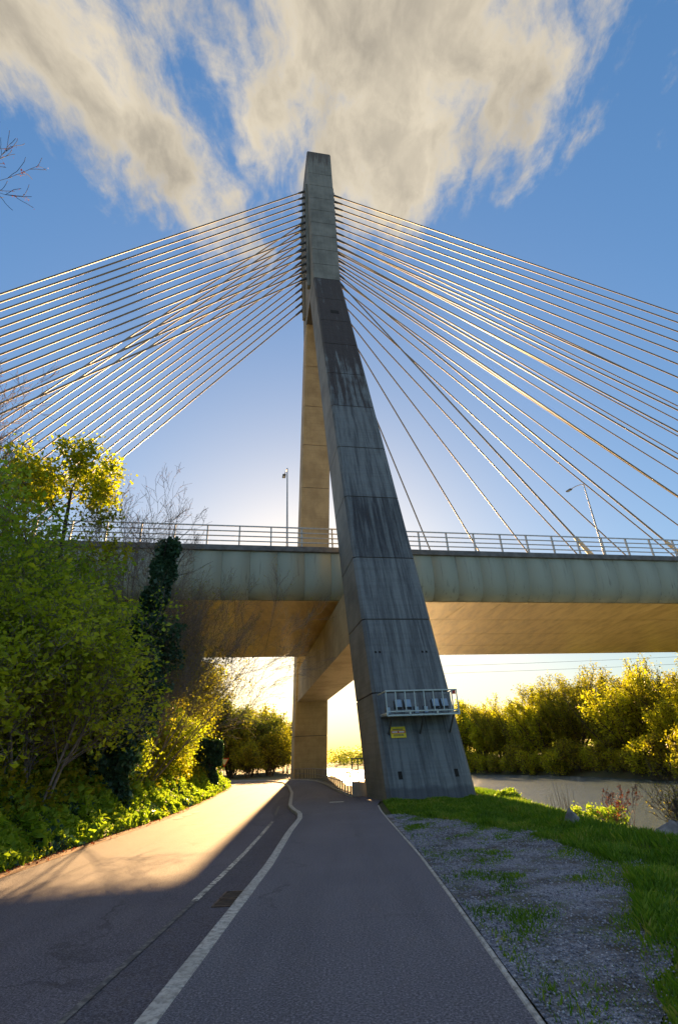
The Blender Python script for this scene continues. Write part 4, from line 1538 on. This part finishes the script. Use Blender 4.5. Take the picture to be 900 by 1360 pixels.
def far_bank_plants():
    var = []
    for i in range(4):
        sk = Skel(400 + i)
        multi_stem(sk, 2, 2.6, 0.24, PR_WILLOW, 0.35, 0.5)
        var.append((sk.wood('trunk', 'bark_brown', 0.018), sk.leaves('crown', ['leaf_willow', 'leaf_olive', 'leaf_willow', 'leaf_olive'][i], 6, 0.28, 0.21, 0.5, 0.3, 0.6, 25000)))
    for t, c in var:
        n = len(c.vertices)
        a = np.zeros(n * 3, np.float32)
        c.vertices.foreach_get('co', a)
        a = a.reshape(-1, 3)
        print('willow', a.min(0), a.max(0), n // 4)
    rng = random.Random(8)
    hmax = [max(v.co.z for v in c.vertices) for t, c in var]
    spec = [(46.0, 74, 13.5), (51.0, 81, 15.5), (46.5, 88, 14.5), (45.5, 97, 14.5), (49.5, 104, 16.0), (43.5, 108, 15.0), (42.0, 117, 14.5), (47.5, 116, 16.5), (39.5, 126, 14.0), (36.0, 133, 13.0),
            (33.8, 141, 12.5), (40.0, 139, 15.0), (56, 92, 17.0), (57, 74, 15.0), (31.0, 152, 15.5), (54, 112, 17), (47.0, 64, 13.0), (48.0, 54, 12.5), (36, 158, 15), (26.5, 172, 13), (31, 180, 15)]
    for i, (x, y, h) in enumerate(spec):
        k = i % 4
        s = h * (1.14 if y > 95 else 1.03) / hmax[k]
        tree_thing('willow_tree', (x, y, tz(x, y)), var[k][0], var[k][1], 'feathery yellow green willow lining the far river bank', 'tree', 'willows on the far bank', rng.uniform(0, 6.28), (s * 1.12, s * 1.12, s))
    # low bushes at the far waterline
    bv = []
    for i in range(2):
        sk = Skel(450 + i)
        multi_stem(sk, 8, 2.4, 0.06, PR_SHRUB, 0.9, 0.8)
        bv.append((sk.wood('trunk', 'bark_brown', 0.015), sk.leaves('crown', ['leaf_olive', 'leaf_willow'][i], 5, 0.22, 0.17, 0.55, 0.3, 0.05, 9000)))
    for i in range(26):
        y = 66 + i * 4.4
        x = float(interp(y, XF)) + rng.uniform(-1.5, 0.2)
        t, c = bv[i % 2]
        tree_thing('waterside_bush', (x, y, tz(x, y, 0.2)), t, c, 'low rounded olive bush at the far waterline below the willows', 'bush', 'bushes at the far waterline', rng.uniform(0, 6.28), rng.uniform(0.9, 1.7))
    # far wood that closes the river reach
    r2 = np.random.default_rng(31)
    n = 60000
    cx = r2.uniform(-260, 330, 420)
    cy = 330 + r2.uniform(0, 160, 420) + np.abs(cx) * 0.1
    keep = (cx < interp(cy, XN) - 6) | (cx > interp(cy, XF) + 4) | (cy > 440)
    cx, cy = cx[keep], cy[keep]
    ch = r2.uniform(7, 15, len(cx))
    k = r2.integers(0, len(cx), n)
    u = rnd_unit(r2, n) * (r2.random((n, 1)) ** 0.4)
    P = np.stack([cx[k] + u[:, 0] * 6, cy[k] + u[:, 1] * 6, np.where(r2.random(n) < 0.35, r2.uniform(-2.6, 4.0, n), ch[k] * 0.5 + u[:, 2] * ch[k] * 0.5 - 0.5)], 1)
    V, F = leaf_quads(P, 1.1, r2, 0.8, 0.3)
    o = link(bpy.data.objects.new('distant_wood', np_mesh('distant_wood', V, F, 'leaf_far')))
    tag(o, 'hazy distant wood closing off the river reach', 'wood', kind='stuff')


far_bank_plants()


def riverside_plants():
    # (x, y, n, L, leaf, label)
    sk = Skel(500)
    multi_stem(sk, 14, 0.55, 0.010, PR_SHRUB, 1.0, 0.35)
    x, y = 6.55, 15.7
    tree_thing('riverside_bush', (x, y, tz(x, y, 0.1)), sk.wood('trunk', 'bark_brown', 0.003), sk.leaves('crown', 'leaf_fresh', 6, 0.05, 0.07, 0.55, 0.5, 0.0, 9000), 'bright green low bush on the river edge behind the rock', 'bush')
    sk = Skel(501)
    multi_stem(sk, 12, 0.30, 0.010, PR_SHRUB, 1.1, 0.35)
    x, y = 6.0, 22.6
    tree_thing('riverside_bush', (x, y, tz(x, y, 0.1)), sk.wood('trunk', 'bark_brown', 0.003), sk.leaves('crown', 'leaf_fresh', 6, 0.05, 0.07, 0.55, 0.5, 0.0, 5000), 'low green bush beside the foot of the stained pylon leg', 'bush')
    sk = Skel(502)
    multi_stem(sk, 3, 1.15, 0.014, dict(PR_BARE, n=[5, 4, 4, 3], kids=[1.3, 1.2, 1.2]), 0.45, 0.12)
    x, y = 6.75, 14.9
    tree_thing('red_sapling', (x, y, tz(x, y, 0.1)), sk.wood('trunk', 'bark_red', 0.004), sk.leaves('crown', 'leaf_rust', 1, 0.02, 0.035, 0.6, 0.3, 0.2, 500, 0, 0.5), 'thin reddish sapling with sparse buds on the river edge', 'sapling')
    for i, (x, y, L, lab) in enumerate(((8.3, 14.6, 2.5, 'bare olive willow sapling at the river edge beside the large rock'), (9.2, 15.6, 2.2, 'thin bare willow sapling growing from the waterline'), (6.9, 12.2, 1.4, 'short twiggy sapling growing behind the large rock'))):
        sk = Skel(510 + i)
        multi_stem(sk, 5, L, 0.018, dict(PR_BARE, n=[6, 5, 4, 3], kids=[1.3, 1.2, 1.2]), 0.5, 0.2)
        tree_thing('willow_sapling', (x, y, tz(x, y, 0.1)), sk.wood('trunk', 'bark_brown', 0.004), sk.leaves('crown', 'leaf_olive', 1, 0.02, 0.035, 0.5, 0.3, 0.3, 700, 0, 0.5), lab, 'sapling', 'saplings at the river edge')
    # dead stalks
    rng = np.random.default_rng(70)
    for j, (x, y, n, lab) in enumerate(((6.15, 17.0, 12, 'clump of dead pale stalks beside the small rock'), (7.3, 21.5, 7, 'few thin dead stalks at the waterline'), (7.0, 15.6, 6, 'few thin dead stalks beside the reddish sapling'))):
        P0 = np.stack([rng.normal(0, 0.12, n), rng.normal(0, 0.12, n), np.zeros(n)], 1)
        P1 = P0 + np.stack([rng.normal(0, 0.09, n), rng.normal(0, 0.09, n), rng.uniform(0.6, 1.15, n)], 1)
        V, F = tubes(P0, P1, np.full(n, 0.008), np.full(n, 0.003), 4)
        o = link(bpy.data.objects.new('dead_stalks', np_mesh('dead_stalks', V, F, 'dry_stalk')))
        o.location = (x, y, tz(x, y, 0.05))
        tag(o, lab, 'plant', 'dead stalks on the river edge')
    # rocks
    def rock(name, x, y, s, seed, lab, sink=0.25):
        bm = bmesh.new()
        bmesh.ops.create_icosphere(bm, subdivisions=3, radius=1.0)
        r = np.random.default_rng(seed)
        planes = rnd_unit(r, 15)
        dd = r.uniform(0.35, 0.72, 15)
        planes[:4] = [(0.75, 0.1, 0.6), (-0.7, 0.2, 0.62), (0.1, -0.75, 0.6), (0.0, 0.8, 0.55)]
        planes /= np.linalg.norm(planes, axis=1, keepdims=True)
        dd[:4] = (0.42, 0.5, 0.46, 0.45)
        planes[4:, 2] *= 0.5
        for v in bm.verts:
            p = np.array(v.co)
            for nrm, d in zip(planes, dd):
                k = p @ nrm
                if k > d:
                    p = p - nrm * (k - d)
            p = p * (1 + r.normal(0, 0.025))
            v.co = Vector(p * np.array(s))
        me = bpy.data.meshes.new(name)
        bm.to_mesh(me)
        bm.free()
        me.materials.append(MATS['rock_grey'])
        o = place(name, me, (x, y, float(terrain(x, y)) + s[2] * (0.8 - sink)), None, (0, 0, r.uniform(0, 3)))
        tag(o, lab, 'rock', 'rocks on the river edge')
    rock('rock', 5.05, 13.75, (0.30, 0.26, 0.34), 1, 'pointed grey rock on the grassy river edge')
    rock('rock', 6.35, 12.0, (0.95, 0.6, 0.42), 12, 'large flat grey rock beside the willow saplings')
    rock('rock', 6.2, 14.9, (0.35, 0.3, 0.22), 3, 'small low grey rock beside the reddish sapling')


riverside_plants()


def grass_and_cover():
    rng = np.random.default_rng(50)

    def blades(P, h, w, lean=0.35):
        n = len(P)
        a = rng.uniform(0, 6.28, n)
        d = np.stack([np.cos(a), np.sin(a), np.zeros(n)], 1)
        side = np.stack([-np.sin(a), np.cos(a), np.zeros(n)], 1)
        hh = (h * rng.uniform(0.5, 1.25, n))[:, None]
        ln = rng.uniform(0.05, lean, n)[:, None] * hh
        V = np.stack([P - side * w / 2, P + side * w / 2, P + d * ln * 0.4 + side * w * 0.35 + UPV * hh * 0.6, P + d * ln + UPV * hh * (1 - 0.15 * rng.random((n, 1)))], 1).reshape(-1, 3)
        F = np.arange(4 * n).reshape(n, 4)
        return V, F
    # grass on the river side, denser away from the gravel
    n = 300000
    y = 3.0 + 23.0 * rng.random(n) ** 1.25
    x = rng.uniform(1.25, 7.2, n)
    outer = interp(y, [(-4, 1.8), (4.2, 1.9), (5.2, 2.2), (6.2, 2.7), (7.6, 3.4), (9.4, 4.0), (11.8, 3.9), (14.2, 3.4), (16.4, 2.6), (18.4, 1.6), (19, 1.0), (30, 0.9)])
    ing = x < outer
    # patchy weeds inside the gravel
    tx = rng.uniform(1.3, 4.4, 420)
    ty = 3.5 + 15 * rng.random(420) ** 1.2
    tr = rng.gamma(1.6, 0.075, 420) * (0.6 + 0.06 * ty)
    dmin = np.full(n, 9.0)
    for a, b, c in zip(tx, ty, tr):
        dmin = np.minimum(dmin, np.hypot(x - a, y - b) / c)
    edge = np.clip(1 - (outer - x) / 0.95, 0, 1)
    edge2 = np.clip(1 - (x - interp(y, [(p[1], p[0]) for p in PATH_R]) - 0.06) / 0.16, 0, 1) * 0.35
    prob = np.where(ing, np.maximum(np.where(dmin < 1, 0.85 * np.clip(1.2 - dmin, 0, 1), 0.02 + 0.25 * sstep(11, 18, y)), np.maximum(edge ** 2 * 0.9, edge2)), 1.0)
    keep = rng.random(n) < prob * np.where(ing, 1.0, 0.66)
    keep &= ~((y > 24.2) & (x > 1.0) & (x < 5.8))
    x, y, ing = x[keep], y[keep], ing[keep]
    P = np.stack([x, y, terrain(x, y) - 0.005], 1)
    pat = np.sin(2.3 * x + 1.1 * y) * np.sin(1.9 * y - 1.3 * x) + 0.5 * np.sin(6.1 * x - 4.3 * y)
    h = np.where(ing, 0.055, 0.12) * (1 + 0.1 * (x > 4.6)) * (1 + 0.55 * pat)
    h = np.clip(h, 0.035, 0.4)
    V, F = blades(P, h, 0.012 * (1 + y[:, None] * 0.10), 0.8)
    o = link(bpy.data.objects.new('grass', np_mesh('grass', V, F, 'grass_blade')))
    tag(o, 'short green grass and weeds along the river bank', 'grass', kind='stuff')
    # taller grass down the bank to the water
    n = 45000
    y = rng.uniform(8, 30, n)
    x = interp(y, XN) + rng.uniform(-1.2, 3.0, n)
    keep = ~((y > 24.2) & (x < 5.8))
    x, y = x[keep], y[keep]
    P = np.stack([x, y, terrain(x, y) - 0.01], 1)
    V, F = blades(P, np.full(len(x), 0.22), 0.012 * (1 + y[:, None] * 0.05), 0.6)
    o = link(bpy.data.objects.new('bank_grass', np_mesh('bank_grass', V, F, 'grass_blade')))
    tag(o, 'longer grass on the slope down to the river', 'grass', kind='stuff')
    # leafy ground cover on the roadside verge and bank: many clumps of different plants
    def clumps(count, seed, ymax, dmean, hlo, hhi, rlo, rhi, slo, shi, per, mat, name, lab):
        r = np.random.default_rng(seed)
        cy = 5 + (ymax - 5) * r.random(count) ** 1.4
        cd = np.abs(r.normal(0, dmean, count)) + 0.1
        ch = r.uniform(hlo, hhi, count) * np.clip(0.35 + cd, 0, 1.2)
        cr = r.uniform(rlo, rhi, count) * (1 + 0.012 * cy)
        cs = r.uniform(slo, shi, count) * (1 + 0.018 * cy)
        k = np.repeat(np.arange(count), (per * r.uniform(0.4, 1.6, count) * (cr / rlo)).astype(int))
        m = len(k)
        a = r.uniform(0, 6.28, m)
        q = np.sqrt(r.random(m))
        y = cy[k] + np.sin(a) * q * cr[k]
        d = cd[k] + np.cos(a) * q * cr[k]
        x = interp(y, XL) - np.maximum(d, 0.0 + 0.10 * r.random(m))
        z = terrain(x, y) + ch[k] * (1 - 0.6 * q * q) * r.random(m) ** 0.45
        V, F = leaf_quads(np.stack([x, y, z], 1), cs[k][:, None], r, 0.6, 0.6)
        o = link(bpy.data.objects.new(name, np_mesh(name, V, F, mat)))
        tag(o, lab, 'verge plants', kind='stuff')
    clumps(900, 81, 62, 1.3, 0.10, 0.42, 0.22, 0.55, 0.05, 0.10, 62, 'leaf_spring', 'verge_plants', 'low light green plants along the roadside verge')
    clumps(420, 82, 58, 1.5, 0.25, 0.85, 0.20, 0.60, 0.07, 0.15, 70, 'leaf_fresh', 'verge_weeds', 'taller mid green weeds in clumps on the verge')
    clumps(260, 83, 50, 2.0, 0.15, 0.60, 0.25, 0.70, 0.06, 0.12, 80, 'leaf_ivy', 'verge_ivy', 'dark ivy creeping over the foot of the bank')
    # litter of dead leaves along the gutter
    n = 1500
    y = 5 + 50 * rng.random(n) ** 1.5
    x = interp(y, XL) + np.abs(rng.normal(0, 0.16, n)) - 0.05
    V, F = leaf_quads(np.stack([x, y, np.full(n, -0.09) + 0.01 * rng.random(n)], 1), 0.05, rng, 0.7, 4.0)
    o = link(bpy.data.objects.new('dead_leaves', np_mesh('dead_leaves', V, F, 'leaf_rust')))
    tag(o, 'brown dead leaves lying along the road gutter', 'dead leaves', kind='stuff')
    # brambles and ivy on the bank floor further up
    n = 90000
    y = 5 + 60 * rng.random(n) ** 1.3
    d = 1.0 + 8.0 * rng.random(n)
    x = interp(y, XL) - d
    lump = 0.5 + 0.4 * np.sin(0.9 * x + 2.0 + np.sin(0.7 * y)) * np.sin(0.83 * y + np.sin(1.1 * x)) + 0.25 * rng.normal(0, 1, n)
    z = terrain(x, y) + np.clip(1.5 * lump, 0.15, 2.0) * rng.random(n) ** 0.5
    V, F = leaf_quads(np.stack([x, y, z], 1), (0.11 * (1 + 0.014 * y))[:, None], rng, 0.7, 0.5)
    o = link(bpy.data.objects.new('bank_undergrowth', np_mesh('bank_undergrowth', V, F, 'leaf_olive')))
    tag(o, 'tangled olive undergrowth covering the wooded bank', 'undergrowth', kind='stuff')


grass_and_cover()
